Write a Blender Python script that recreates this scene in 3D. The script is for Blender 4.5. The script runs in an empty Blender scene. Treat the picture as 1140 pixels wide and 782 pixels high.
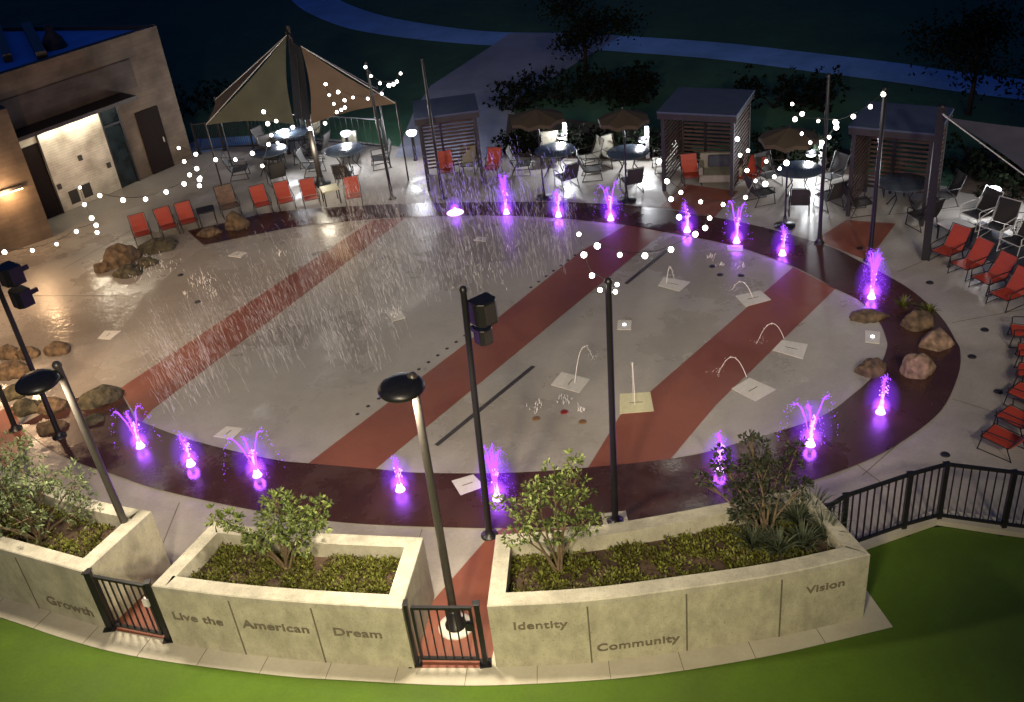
import bpy, bmesh, math, random
from mathutils import Vector, Matrix, noise
random.seed(7)
sc = bpy.context.scene
col = sc.collection
R = math.radians
# ---------------------------------------------------------------- camera
H = 11.5
F, PITCH, ROLL = 1133.16, 0.55051, -0.116415
cp, sp = math.cos(PITCH), math.sin(PITCH)
FWD = Vector((0, cp, -sp)); RT0 = Vector((1, 0, 0)); UP0 = Vector((0, sp, cp))
RT = math.cos(ROLL) * RT0 + math.sin(ROLL) * UP0
UP = -math.sin(ROLL) * RT0 + math.cos(ROLL) * UP0
def ray(x, y): return FWD * F + RT * (x - 570) - UP * (y - 391)
def G(x, y, z=0.0):
    d = ray(x, y); t = (H - z) / (-d.z)
    return Vector((d.x * t, d.y * t, z))
def pole_top(b, t, lean=0.85):
    """surveyed top of a pole standing at ground point b whose tip is sighted at t"""
    B = G(*b); d = ray(*t).normalized(); O = Vector((0, 0, H)); zz = Vector((0, 0, 1))
    w = O - B; bb = d.dot(zz); dd = d.dot(w); e = zz.dot(w); den = 1 - bb * bb
    s = (bb * e - dd) / den; h = (e - bb * dd) / den
    P = O + d * s
    return Vector((B.x + (P.x - B.x) * lean, B.y + (P.y - B.y) * lean, P.z))
cam = bpy.data.cameras.new('camera'); co = bpy.data.objects.new('camera', cam); col.objects.link(co)
cam.sensor_width = 36; cam.lens = 36 * F / 1140; cam.clip_end = 2000
m = Matrix((RT, UP, -FWD)).transposed().to_4x4(); m.translation = (0, 0, H); co.matrix_world = m
sc.camera = co
# ---------------------------------------------------------------- materials
def nt(name):
    mt = bpy.data.materials.new(name); mt.use_nodes = True
    t = mt.node_tree; return mt, t, t.nodes, t.links, t.nodes['Principled BSDF']
def plain(name, c, rough=.5, metal=0, var=.15, scale=8, bump=0, spec=.5):
    mt, t, N, L, b = nt(name)
    tc = N.new('ShaderNodeTexCoord'); nz = N.new('ShaderNodeTexNoise'); nz.inputs['Scale'].default_value = scale
    nz.inputs['Detail'].default_value = 5
    L.new(tc.outputs['Object'], nz.inputs['Vector'])
    r = N.new('ShaderNodeValToRGB'); r.color_ramp.elements[0].position = .3; r.color_ramp.elements[1].position = .7
    r.color_ramp.elements[0].color = tuple(v * (1 - var) for v in c) + (1,)
    r.color_ramp.elements[1].color = tuple(min(1, v * (1 + var)) for v in c) + (1,)
    L.new(nz.outputs['Fac'], r.inputs['Fac']); L.new(r.outputs['Color'], b.inputs['Base Color'])
    b.inputs['Roughness'].default_value = rough; b.inputs['Metallic'].default_value = metal
    b.inputs['Specular IOR Level'].default_value = spec
    if bump:
        bp = N.new('ShaderNodeBump'); bp.inputs['Strength'].default_value = bump; bp.inputs['Distance'].default_value = .02 if bump < .8 else .08
        L.new(nz.outputs['Fac'], bp.inputs['Height']); L.new(bp.outputs['Normal'], b.inputs['Normal'])
    return mt
def ground_mat(name, c, rough=(.35, .7), var=.12, wet_left=0, stain=.25, bump=.15, wet_at=None):
    """mottled paving: fine grain, broad stains, damp patches that turn glossy"""
    mt, t, N, L, b = nt(name)
    geo = N.new('ShaderNodeNewGeometry')
    def noi(s, d=6, rg=.6):
        n = N.new('ShaderNodeTexNoise'); n.inputs['Scale'].default_value = s; n.inputs['Detail'].default_value = d
        n.inputs['Roughness'].default_value = rg; L.new(geo.outputs['Position'], n.inputs['Vector']); return n
    def mathn(op, a, bv=None, clamp=False):
        n = N.new('ShaderNodeMath'); n.operation = op; n.use_clamp = clamp
        for i, v in enumerate((a, bv)):
            if v is None: continue
            if isinstance(v, (int, float)): n.inputs[i].default_value = v
            else: L.new(v, n.inputs[i])
        return n.outputs[0]
    n1 = noi(.35, 8, .65); n2 = noi(18, 4); n3 = noi(1.6, 6, .7)
    f = mathn('ADD', mathn('MULTIPLY', n2.outputs['Fac'], .45), mathn('MULTIPLY', n3.outputs['Fac'], .55))
    r = N.new('ShaderNodeValToRGB'); r.color_ramp.elements[0].position = .3; r.color_ramp.elements[1].position = .7
    r.color_ramp.elements[0].color = tuple(v * (1 - var) for v in c) + (1,); r.color_ramp.elements[1].color = tuple(v * (1 + var) for v in c) + (1,)
    L.new(f, r.inputs['Fac'])
    mx = N.new('ShaderNodeMix'); mx.data_type = 'RGBA'; mx.blend_type = 'MULTIPLY'
    r2 = N.new('ShaderNodeValToRGB'); r2.color_ramp.elements[0].position = .38; r2.color_ramp.elements[1].position = .62
    s = 1 - stain
    r2.color_ramp.elements[0].color = (s, s * .97, s * .93, 1); r2.color_ramp.elements[1].color = (1, 1, 1, 1)
    L.new(n1.outputs['Fac'], r2.inputs['Fac']); mx.inputs['Factor'].default_value = 1
    L.new(r.outputs['Color'], mx.inputs['A']); L.new(r2.outputs['Color'], mx.inputs['B'])
    rr = N.new('ShaderNodeMapRange'); rr.inputs['From Min'].default_value = .43; rr.inputs['From Max'].default_value = .54
    rr.inputs['To Min'].default_value = rough[0]; rr.inputs['To Max'].default_value = rough[1]
    L.new(n1.outputs['Fac'], rr.inputs['Value'])
    colour = mx.outputs['Result']; ro = rr.outputs['Result']; bpd = bump
    if wet_at:
        (wx, wy, wr) = wet_at
        d = N.new('ShaderNodeVectorMath'); d.operation = 'DISTANCE'; d.inputs[1].default_value = (wx, wy, 0)
        L.new(geo.outputs['Position'], d.inputs[0])
        w = N.new('ShaderNodeMapRange'); w.inputs['From Min'].default_value = wr; w.inputs['From Max'].default_value = wr * .35
        L.new(mathn('ADD', d.outputs['Value'], mathn('MULTIPLY', n3.outputs['Fac'], 3.0)), w.inputs['Value'])
        wet = w.outputs['Result']
        ro = mathn('SUBTRACT', ro, mathn('MULTIPLY', wet, .42), True)
        ro = mathn('MAXIMUM', ro, .13)
        m2 = N.new('ShaderNodeMix'); m2.data_type = 'RGBA'; m2.blend_type = 'MULTIPLY'; m2.inputs['B'].default_value = (.62, .56, .5, 1)
        L.new(mathn('MULTIPLY', wet, n3.outputs['Fac']), m2.inputs['Factor']); L.new(colour, m2.inputs['A']); colour = m2.outputs['Result']
    L.new(colour, b.inputs['Base Color']); L.new(ro, b.inputs['Roughness'])
    bp = N.new('ShaderNodeBump'); bp.inputs['Strength'].default_value = bpd; bp.inputs['Distance'].default_value = .03
    h = mathn('ADD', n3.outputs['Fac'], mathn('MULTIPLY', n2.outputs['Fac'], .12))
    if wet_at:
        n5 = noi(5.5, 3, .6); h = mathn('ADD', h, mathn('MULTIPLY', mathn('MULTIPLY', n5.outputs['Fac'], wet), 1.1))
    L.new(h, bp.inputs['Height']); L.new(bp.outputs['Normal'], b.inputs['Normal'])
    return mt
def emis(name, c, s, sample=False):
    mt, t, N, L, b = nt(name); N.remove(b)
    e = N.new('ShaderNodeEmission'); e.inputs['Color'].default_value = c + (1,); e.inputs['Strength'].default_value = s
    L.new(e.outputs[0], N['Material Output'].inputs[0])
    if not sample: mt.cycles.emission_sampling = 'NONE'
    return mt
def halo_mat(name, c, s):
    """painted glow halo round a jet: ball of emission, strong mid, nothing at its rim"""
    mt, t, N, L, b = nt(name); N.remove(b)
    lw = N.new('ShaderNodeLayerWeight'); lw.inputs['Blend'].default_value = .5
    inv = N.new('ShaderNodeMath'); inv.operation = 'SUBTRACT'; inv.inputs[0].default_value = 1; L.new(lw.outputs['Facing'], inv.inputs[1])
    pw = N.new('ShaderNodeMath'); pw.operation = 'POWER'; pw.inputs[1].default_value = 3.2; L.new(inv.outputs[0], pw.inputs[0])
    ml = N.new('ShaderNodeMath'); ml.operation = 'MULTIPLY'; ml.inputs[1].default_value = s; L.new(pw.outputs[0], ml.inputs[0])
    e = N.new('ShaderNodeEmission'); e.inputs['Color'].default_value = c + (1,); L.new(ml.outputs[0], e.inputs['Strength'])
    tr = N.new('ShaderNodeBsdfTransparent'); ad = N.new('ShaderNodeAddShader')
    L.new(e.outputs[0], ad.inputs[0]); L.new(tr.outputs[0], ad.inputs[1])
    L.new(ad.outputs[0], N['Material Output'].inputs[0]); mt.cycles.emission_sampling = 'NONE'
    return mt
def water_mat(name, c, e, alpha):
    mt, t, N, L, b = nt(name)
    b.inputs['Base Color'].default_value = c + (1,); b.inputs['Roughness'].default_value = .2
    b.inputs['Emission Color'].default_value = c + (1,); b.inputs['Emission Strength'].default_value = e  # slight emission stands in for light caught by the water
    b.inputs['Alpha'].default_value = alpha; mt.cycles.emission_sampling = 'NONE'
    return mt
def leaf_mat(name, c1, c2, rough=.6, spec=.3):
    mt, t, N, L, b = nt(name)
    g = N.new('ShaderNodeNewGeometry'); r = N.new('ShaderNodeValToRGB')
    r.color_ramp.elements[0].color = c1 + (1,); r.color_ramp.elements[1].color = c2 + (1,)
    L.new(g.outputs['Random Per Island'], r.inputs['Fac']); L.new(r.outputs['Color'], b.inputs['Base Color'])
    b.inputs['Roughness'].default_value = rough; b.inputs['Specular IOR Level'].default_value = spec
    return mt
def slat_wood(name, c): return plain(name, c, .6, 0, .35, 5, .2)
def board_wall(name, c1, c2, bh):
    """horizontal board / long brick courses that vary in tone"""
    mt, t, N, L, b = nt(name)
    tc = N.new('ShaderNodeTexCoord'); mp = N.new('ShaderNodeMapping'); L.new(tc.outputs['UV'], mp.inputs[0])
    br = N.new('ShaderNodeTexBrick'); L.new(mp.outputs[0], br.inputs[0])
    br.inputs['Scale'].default_value = 1; br.inputs['Brick Width'].default_value = bh * 5; br.inputs['Row Height'].default_value = bh
    br.inputs['Mortar Size'].default_value = .004; br.inputs['Mortar Smooth'].default_value = .3
    br.inputs['Color1'].default_value = c1 + (1,); br.inputs['Color2'].default_value = c2 + (1,)
    br.inputs['Mortar'].default_value = tuple(v * .55 for v in c1) + (1,)
    nz = N.new('ShaderNodeTexNoise'); nz.inputs['Scale'].default_value = 1.3; nz.inputs['Detail'].default_value = 6; L.new(mp.outputs[0], nz.inputs[0])
    r2 = N.new('ShaderNodeValToRGB'); r2.color_ramp.elements[0].color = (.5, .48, .45, 1); r2.color_ramp.elements[1].color = (1, 1, 1, 1)
    r2.color_ramp.elements[0].position = .35; r2.color_ramp.elements[1].position = .65
    L.new(nz.outputs['Fac'], r2.inputs[0])
    mx = N.new('ShaderNodeMix'); mx.data_type = 'RGBA'; mx.blend_type = 'MULTIPLY'; mx.inputs['Factor'].default_value = 1
    L.new(br.outputs['Color'], mx.inputs['A']); L.new(r2.outputs[0], mx.inputs['B']); L.new(mx.outputs['Result'], b.inputs['Base Color'])
    bp = N.new('ShaderNodeBump'); bp.inputs['Strength'].default_value = .4; bp.inputs['Distance'].default_value = .01; bp.invert = True
    L.new(br.outputs['Fac'], bp.inputs['Height']); L.new(bp.outputs['Normal'], b.inputs['Normal'])
    b.inputs['Roughness'].default_value = .7
    return mt
def concrete_wall(name, c):
    """cast concrete: blotches, pinholes, drips running down from the rim"""
    mt, t, N, L, b = nt(name)
    geo = N.new('ShaderNodeNewGeometry'); mp = N.new('ShaderNodeMapping'); L.new(geo.outputs['Position'], mp.inputs[0]); mp.inputs['Scale'].default_value = (1, 1, .6)
    a = N.new('ShaderNodeTexNoise'); a.inputs['Scale'].default_value = 3.2; a.inputs['Detail'].default_value = 8; a.inputs['Roughness'].default_value = .7; L.new(mp.outputs[0], a.inputs[0])
    d = N.new('ShaderNodeTexNoise'); d.inputs['Scale'].default_value = 45; d.inputs['Detail'].default_value = 3; L.new(geo.outputs['Position'], d.inputs[0])
    r = N.new('ShaderNodeValToRGB'); r.color_ramp.elements[0].position = .36; r.color_ramp.elements[1].position = .62
    r.color_ramp.elements[0].color = tuple(v * .66 for v in c) + (1,); r.color_ramp.elements[1].color = c + (1,)
    L.new(a.outputs['Fac'], r.inputs[0])
    r3 = N.new('ShaderNodeValToRGB'); r3.color_ramp.elements[0].position = .28; r3.color_ramp.elements[1].position = .42
    r3.color_ramp.elements[0].color = (.6, .58, .54, 1); r3.color_ramp.elements[1].color = (1, 1, 1, 1); L.new(d.outputs['Fac'], r3.inputs[0])
    mx = N.new('ShaderNodeMix'); mx.data_type = 'RGBA'; mx.blend_type = 'MULTIPLY'; mx.inputs['Factor'].default_value = 1
    L.new(r.outputs[0], mx.inputs['A']); L.new(r3.outputs[0], mx.inputs['B']); L.new(mx.outputs['Result'], b.inputs['Base Color'])
    bp = N.new('ShaderNodeBump'); bp.inputs['Strength'].default_value = .2; bp.inputs['Distance'].default_value = .02
    L.new(a.outputs['Fac'], bp.inputs['Height']); L.new(bp.outputs['Normal'], b.inputs['Normal']); b.inputs['Roughness'].default_value = .75
    return mt
WET = G(60, 385)
M = dict(
    lawn=ground_mat('dark_lawn', (.02, .085, .04), (.9, .95), .4, bump=.3),
    turf=ground_mat('artificial_turf', (.056, .112, .001), (.8, .9), .16, stain=.25, bump=.4),
    pave=ground_mat('broom_concrete', (.29, .27, .245), (.3, .65), .16, wet_at=(WET.x, WET.y, 8.5), bump=.35),
    pad=ground_mat('pad_concrete', (.285, .27, .245), (.22, .55), .14, wet_at=(WET.x + 1.5, WET.y + 1.5, 7), stain=.16),
    stripe=ground_mat('red_concrete', (.175, .056, .034), (.35, .6), .12, stain=.2),
    ring=ground_mat('maroon_wet_concrete', (.052, .023, .018), (.12, .36), .18, stain=.3, bump=.25),
    kerb=ground_mat('pale_kerb', (.42, .40, .33), (.6, .8), .08),
    back=ground_mat('sky_tinted_path', (.18, .36, .68), (.8, .9), .12, bump=.05),  # the dusk sky's blue is put into the path's base colour
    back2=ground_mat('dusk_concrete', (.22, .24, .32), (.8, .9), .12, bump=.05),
    mulch=ground_mat('soil_mulch', (.05, .03, .018), (.9, 1), .5, bump=1),
    conc=concrete_wall('cast_concrete', (.37, .355, .265)),
    rim=concrete_wall('trowelled_rim', (.36, .345, .28)),
    joint=plain('joint_dark', (.10, .09, .065), .9, 0),  # plain dark colour for joints and plate slots
    letter=plain('recessed_letter', (.115, .10, .07), .8, 0),
    lamppaint=plain('grey_lamp_paint', (.06, .055, .05), .35, .4, .1, 20),
    metal=plain('black_powder_coat', (.012, .012, .014), .38, .3, .2, 20),
    bronze=plain('bronze_paint', (.035, .03, .028), .4, .5, .2, 10),
    lampside=plain('lamplit_pole_face', (.5, .48, .42), .4, .2, .1),  # lamp glow given as a pale shaft colour, left unused
    red=plain('red_sling', (.32, .036, .015), .6, 0, .18, 30),
    darksling=plain('brown_sling', (.022, .019, .018), .7, 0, .2, 30),
    whiteframe=plain('pale_frame', (.55, .53, .5), .4, 0, .1),
    tabletop=plain('glass_tabletop', (.05, .065, .085), .25, 0, .25, 4),
    wood=slat_wood('cedar_slat', (.045, .020, .011)),
    post=slat_wood('stained_post', (.013, .011, .011)),
    cabroof=plain('cabana_metal_roof', (.04, .055, .10), .8, 0, .12, 3),
    tan=plain('shade_cloth_green', (.085, .09, .062), .8, 0, .18, 1.5),
    tan2=plain('shade_cloth_tan', (.095, .062, .036), .8, 0, .18, 1.5),
    umb=plain('umbrella_cloth', (.045, .031, .016), .85, 0, .15, 3),
    rock=plain('sandstone_boulder', (.085, .055, .03), .85, 0, .75, 6, 1),
    rock2=plain('mossy_boulder', (.05, .042, .022), .85, 0, .75, 7, 1),
    rock3=plain('pink_boulder', (.17, .11, .075), .85, 0, .65, 6, 1),
    tile=plain('pale_cover_plate', (.47, .455, .41), .5, 0, .08, 12),
    tiley=plain('cream_cover_plate', (.50, .48, .30), .5, 0, .08, 12),
    hole=plain('nozzle_black', (.012, .012, .012), .5, 0),
    drain=plain('slot_drain', (.05, .045, .045), .5, .3),
    bwall=board_wall('tan_cladding', (.155, .11, .072), (.125, .088, .058), .14),
    bdark=board_wall('dark_band_boards', (.085, .058, .045), (.07, .05, .04), .12),
    bwhite=board_wall('white_brick', (.60, .56, .48), (.54, .51, .43), .08),
    door=plain('brown_door', (.014, .009, .008), .7, 0, .15, 8, 0, .1),
    glass=plain('dark_glass', (.012, .02, .025), .08, 0, .5, 3),
    roof=plain('sky_tinted_membrane', (.13, .32, .72), .85, 0, .1, 1.2),  # white membrane, with blue sky light put into its colour
    stem=plain('bark', (.10, .07, .04), .9, 0, .3, 20),
    leafA=leaf_mat('olive_leaf', (.025, .038, .014), (.11, .14, .06)),
    leafB=leaf_mat('bright_leaf', (.025, .045, .008), (.15, .19, .05)),
    leafD=leaf_mat('dark_leaf', (.008, .012, .006), (.038, .045, .024)),
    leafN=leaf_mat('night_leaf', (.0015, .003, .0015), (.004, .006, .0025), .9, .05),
    cover=leaf_mat('ground_cover_leaf', (.035, .022, .008), (.13, .15, .022)),
    grassy=leaf_mat('strappy_leaf', (.012, .018, .01), (.07, .085, .05)),
    bulb=emis('warm_white_bulb', (1, .93, .80), 14),
    lens=emis('cool_lamp_lens', (.85, .93, 1), 9),
    warmlens=emis('warm_lamp_lens', (1, .72, .38), 8),
    strip=emis('canopy_strip_light', (1, .85, .5), 5),
    bollard=plain('white_bollard', (.8, .8, .78), .4),
    core=emis('purple_led_core', (.78, .36, 1), 5),
    jet=emis('purple_lit_water', (.34, .07, 1), 2.4),  # LED light in the jets, given as their own emission
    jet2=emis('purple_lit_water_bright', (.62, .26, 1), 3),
    mist=halo_mat('purple_halo', (.26, .03, 1), .38),  # bloom of the fountain lights, painted as emission on a ball
    halo2=halo_mat('purple_halo_dense', (.42, .08, 1), 1.3),
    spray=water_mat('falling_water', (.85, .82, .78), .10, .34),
    spray2=water_mat('violet_lit_water', (.45, .35, .95), .5, .6),  # violet light put into the water's colour and emission
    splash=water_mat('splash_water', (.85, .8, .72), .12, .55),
    redplate=plain('red_nozzle_cap', (.17, .015, .012), .4), tanplate=plain('brass_nozzle_cap', (.14, .08, .03), .4),
    wire=plain('black_wire', (.01, .01, .01), .5),
    rug=plain('charcoal_rug', (.035, .04, .055), .9, 0, .3, 6),
    cushion=plain('cream_cushion', (.19, .18, .14), .8, 0, .1),
)
# ---------------------------------------------------------------- mesh helpers
class MB:
    def __init__(s): s.v = []; s.f = []; s.sm = []
    def add(s, vs, fs, smooth=False):
        n = len(s.v); s.v += [tuple(v) for v in vs]; s.f += [tuple(i + n for i in f) for f in fs]; s.sm += [smooth] * len(fs); return s
    def box(s, c, d, rz=0, mat=None):
        vs = []
        for z in (-.5, .5):
            for x, y in ((-.5, -.5), (.5, -.5), (.5, .5), (-.5, .5)):
                v = Vector((x * d[0], y * d[1], z * d[2]))
                v = mat @ v if mat else Matrix.Rotation(rz, 3, 'Z') @ v
                vs.append(v + Vector(c))
        return s.add(vs, [(3, 2, 1, 0), (4, 5, 6, 7), (0, 1, 5, 4), (1, 2, 6, 5), (2, 3, 7, 6), (3, 0, 4, 7)])
    def bar(s, a, b, w, h=None, up=Vector((0, 0, 1))):
        a, b = Vector(a), Vector(b); d = b - a; L = d.length; d.normalize(); h = h or w
        x = d.cross(up)
        if x.length < 1e-4: x = Vector((1, 0, 0))
        x.normalize(); z = x.cross(d)
        mt = Matrix((x, d, z)).transposed()
        return s.box((a + b) / 2, (w, L, h), mat=mt)
    def tube(s, pts, r, n=8, caps=True, smooth=True):
        pts = [Vector(p) for p in pts]; rs = r if isinstance(r, (list, tuple)) else [r] * len(pts)
        vs = []; up = None
        for i, p in enumerate(pts):
            d = (pts[min(i + 1, len(pts) - 1)] - pts[max(i - 1, 0)]); d = d.normalized() if d.length > 1e-9 else Vector((0, 0, 1))
            if up is None or abs(up.dot(d)) > .95: up = Vector((1, 0, 0)) if abs(d.x) < .8 else Vector((0, 1, 0))
            x = d.cross(up).normalized(); y = d.cross(x)
            up = -y if False else up
            for k in range(n):
                a = 2 * math.pi * k / n; vs.append(p + (x * math.cos(a) + y * math.sin(a)) * rs[i])
        fs = []
        for i in range(len(pts) - 1):
            for k in range(n):
                a, b = i * n + k, i * n + (k + 1) % n; fs.append((a, b, b + n, a + n))
        s.add(vs, fs, smooth)
        if caps:
            s.add(vs[:n], [tuple(range(n))]); s.add(vs[-n:], [tuple(reversed(range(n)))])
        return s
    def lathe(s, c, prof, n=20, smooth=True):
        vs = []; fs = []; c = Vector(c)
        for r, z in prof:
            for k in range(n): a = 2 * math.pi * k / n; vs.append(c + Vector((r * math.cos(a), r * math.sin(a), z)))
        for i in range(len(prof) - 1):
            for k in range(n): a, b = i * n + k, i * n + (k + 1) % n; fs.append((a, b, b + n, a + n))
        return s.add(vs, fs, smooth)
    def ball(s, c, r, n=8, sc3=(1, 1, 1)):
        prof = []; 
        vs = []; fs = []; c = Vector(c); m_ = n // 2 + 1
        for i in range(m_ + 1):
            t = math.pi * i / m_
            for k in range(n):
                a = 2 * math.pi * k / n
                vs.append(c + Vector((r * sc3[0] * math.sin(t) * math.cos(a), r * sc3[1] * math.sin(t) * math.sin(a), r * sc3[2] * math.cos(t))))
        for i in range(m_):
            for k in range(n): a, b = i * n + k, i * n + (k + 1) % n; fs.append((a, a + n, b + n, b))
        return s.add(vs, fs, True)
    def poly(s, pts): return s.add(pts, [tuple(range(len(pts)))])
    def slab(s, pts, z0, z1):
        n = len(pts)
        vs = [(p[0], p[1], z0) for p in pts] + [(p[0], p[1], z1) for p in pts]
        return s.add(vs, [tuple(reversed(range(n))), tuple(range(n, 2 * n))] + [(i, (i + 1) % n, (i + 1) % n + n, i + n) for i in range(n)])
    def leaf(s, c, L, w, d=None):
        c = Vector(c)
        d = Vector((random.gauss(0, 1), random.gauss(0, 1), random.gauss(0, 1))).normalized() if d is None else d
        u = d.cross(Vector((random.gauss(0, 1), random.gauss(0, 1), random.gauss(0, 1)))).normalized()
        return s.add([c - d * L * .5, c + u * w * .5, c + d * L * .5, c - u * w * .5], [(0, 1, 2, 3)])
    def build(s, name, mat, parent=None, bevel=0):
        me = bpy.data.meshes.new(name); me.from_pydata(s.v, [], s.f); me.update()
        if any(s.sm): me.polygons.foreach_set('use_smooth', s.sm)
        me.materials.append(mat); o = bpy.data.objects.new(name, me); col.objects.link(o)
        if bevel:
            b = bmesh.new(); b.from_mesh(me); bmesh.ops.remove_doubles(b, verts=b.verts, dist=1e-5)
            b.normal_update(); b.to_mesh(me); b.free()
            md = o.modifiers.new('bevel', 'BEVEL'); md.width = bevel; md.segments = 2; md.limit_method = 'ANGLE'
        if parent:
            o.parent = parent
        return o
def uvxz(o, ax):
    """planar wall uv in metres: u along ax, v up"""
    me = o.data; uv = me.uv_layers.new(name='wall'); ax = Vector(ax).normalized()
    for p in me.polygons:
        for li in p.loop_indices:
            v = me.vertices[me.loops[li].vertex_index].co
            uv.data[li].uv = (v.x * ax.x + v.y * ax.y, v.z)
    return o
def tag(o, label, cat, group=None, kind=None):
    if label: o['label'] = label
    if cat: o['category'] = cat
    if group: o['group'] = group
    if kind: o['kind'] = kind
    return o
def empty(name, loc=(0, 0, 0), rz=0, label=None, cat=None, group=None):
    o = bpy.data.objects.new(name, None); col.objects.link(o); o.location = loc; o.rotation_euler = (0, 0, rz); o.empty_display_size = .1
    if label: tag(o, label, cat, group)
    return o
def copy_tree(o, parent=None):
    c = o.copy(); col.objects.link(c); c.parent = parent
    for ch in list(o.children): copy_tree(ch, c)
    return c
def struct(name, pts, z, mat):
    o = MB().poly([(p[0], p[1], z) for p in pts]).build(name, mat); o['kind'] = 'structure'
    me = o.data
    if me.polygons[0].normal.z < 0: me.flip_normals()
    return o
def PG(L, z=0): return [G(x, y, z) for x, y in L]
def spline(P, n=8, closed=False):
    out = []; N_ = len(P)
    rng = range(N_ if closed else N_ - 1)
    for i in rng:
        g = (lambda k: P[k % N_]) if closed else (lambda k: P[max(0, min(N_ - 1, k))])
        p0, p1, p2, p3 = g(i - 1), g(i), g(i + 1), g(i + 2)
        for j in range(n):
            t = j / n
            out.append(.5 * ((2 * p1) + (p2 - p0) * t + (2 * p0 - 5 * p1 + 4 * p2 - p3) * t * t + (3 * p1 - p0 - 3 * p2 + p3) * t ** 3))
    if not closed: out.append(P[-1])
    return out
def inset(P, d):
    """polygon moved inwards by d (P counter-clockwise)"""
    out = []; n = len(P)
    area = sum(P[i].x * P[(i + 1) % n].y - P[(i + 1) % n].x * P[i].y for i in range(n)); sg = 1 if area > 0 else -1
    for i in range(n):
        a, b, c = P[i - 1], P[i], P[(i + 1) % n]
        e1 = (b - a); e1.z = 0; e1.normalize(); e2 = (c - b); e2.z = 0; e2.normalize()
        n1 = Vector((-e1.y, e1.x, 0)) * sg; n2 = Vector((-e2.y, e2.x, 0)) * sg
        mi = (n1 + n2); mi.normalize(); out.append(b + mi * d / max(.3, mi.dot(n1)))
    return out
def inpoly(p, P):
    r = False; n = len(P)
    for i in range(n):
        a, b = P[i], P[i - 1]
        if (a[1] > p[1]) != (b[1] > p[1]) and p[0] < (b[0] - a[0]) * (p[1] - a[1]) / (b[1] - a[1]) + a[0]: r = not r
    return r
def light(kind, name, loc, power, c, **k):
    l = bpy.data.lights.new(name, kind); l.energy = power; l.color = c; o = bpy.data.objects.new(name, l); col.objects.link(o); o.location = loc
    for a, b in k.items():
        if a == 'aim': o.rotation_euler = (Vector(b) - Vector(loc)).to_track_quat('-Z', 'Y').to_euler()
        else: setattr(l, a, b)
    return o
# ---------------------------------------------------------------- ground
struct('lawn', [(-600, -60, 0), (600, -60, 0), (600, 900, 0), (-600, 900, 0)], 0, M['lawn'])
turfP = [Vector((-16, -3, 0)), Vector((26, -3, 0)), G(1500, 640), G(1190, 600), G(1115, 592), G(1043, 584), G(967, 610), G(800, 600), G(400, 640), G(0, 600), Vector((-16, 15, 0))]
struct('turf', turfP, .006, M['turf'])
edge = spline(PG([(-260, 600), (-120, 652), (0, 688), (79, 714), (158, 733), (300, 752), (380, 758), (498, 764), (577, 763), (680, 757), (757, 748), (867, 729), (994, 699)]), 6)
pave = edge + PG([(966, 668), (905, 632), (960, 611), (1003, 599), (1043, 584.5), (1115, 595), (1200, 606), (1420, 640), (1460, 330), (1300, 280), (1140, 226), (1100, 219), (1060, 209), (950, 193), (850, 186), (740, 177), (660, 176), (560, 174), (460, 166), (400, 158), (330, 152), (262, 153), (215, 158), (-60, 300), (-300, 420)])
struct('plaza_pavement', pave, .012, M['pave'])
# ring, pad
outer = PG([(75, 447), (22, 475), (51, 498), (87, 516), (126, 529), (168, 543.7), (231.6, 559), (300, 572), (384, 583), (481.6, 588), (580, 589), (700, 583), (819, 563), (900, 538), (963, 515), (1005.6, 492), (1047.8, 458), (1066.8, 418), (1068.9, 393), (1064.7, 382), (1047.8, 354.6), (1018, 327), (990.8, 310), (955, 291), (918, 274), (831, 250), (730, 233), (650, 227), (560, 226), (450, 228), (370, 232), (300, 238), (265, 246), (209, 258)])
inner = PG([(150, 467), (158, 471), (216, 492), (300, 512), (342, 517), (421, 523.7), (463, 527.6), (560, 528), (653, 522), (760, 510), (827, 493), (910.6, 466.6), (950, 440), (975, 416), (987, 390), (986, 377), (978, 359), (957, 336), (929, 322), (879.5, 296.3), (813.6, 274), (738.8, 259), (688, 250.5), (620, 244), (560, 241), (450, 243), (350, 251), (300, 259), (227, 274)])
so = outer[:1] + spline(outer[1:], 5); si = spline(inner, 5)
sop = so; sip = si
struct('splash_pad', si + [G(160, 330), G(105, 420)], .016, M['pad'])
# bands of red concrete, extended to the ring on both sides
def stripe(name, pts, z=.020): struct(name, PG(pts), z, M['stripe'])
stripe('red_stripe', [(415, 246), (452, 243), (170, 457), (157, 472), (133, 434)])
stripe('red_stripe', [(700, 250), (740, 258), (415, 526), (342, 518), (520.7, 381.8), (648, 280)])
stripe('red_stripe', [(883, 298.5), (930, 322.5), (860, 390.5), (797, 452), (745, 514), (654, 523), (690, 464), (724, 437)])
# the ring is a closed band: quads between its two edges
def resample(P, n):
    L = [0]
    for a, b in zip(P, P[1:]): L.append(L[-1] + (b - a).length)
    out = []; j = 0
    for i in range(n):
        t = L[-1] * i / (n - 1)
        while j < len(L) - 2 and L[j + 1] < t: j += 1
        f = (t - L[j]) / max(1e-9, L[j + 1] - L[j]); out.append(P[j].lerp(P[j + 1], f))
    return out
ringpoly = [G(133, 434)] + [G(75, 447)] + so[1:] + list(reversed(si))
bmr = bmesh.new(); vs = [bmr.verts.new((p.x, p.y, .026)) for p in ringpoly]; es = [bmr.edges.new((vs[i], vs[(i + 1) % len(vs)])) for i in range(len(vs))]
bmesh.ops.triangle_fill(bmr, edges=es, use_beauty=True); me = bpy.data.meshes.new('maroon_ring')
for f in bmr.faces:
    f.normal_update()
    if f.normal.z < 0: f.normal_flip()
bmr.to_mesh(me); me.materials.append(M['ring']); o = bpy.data.objects.new('ring_path', me); col.objects.link(o); o['kind'] = 'structure'
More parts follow.
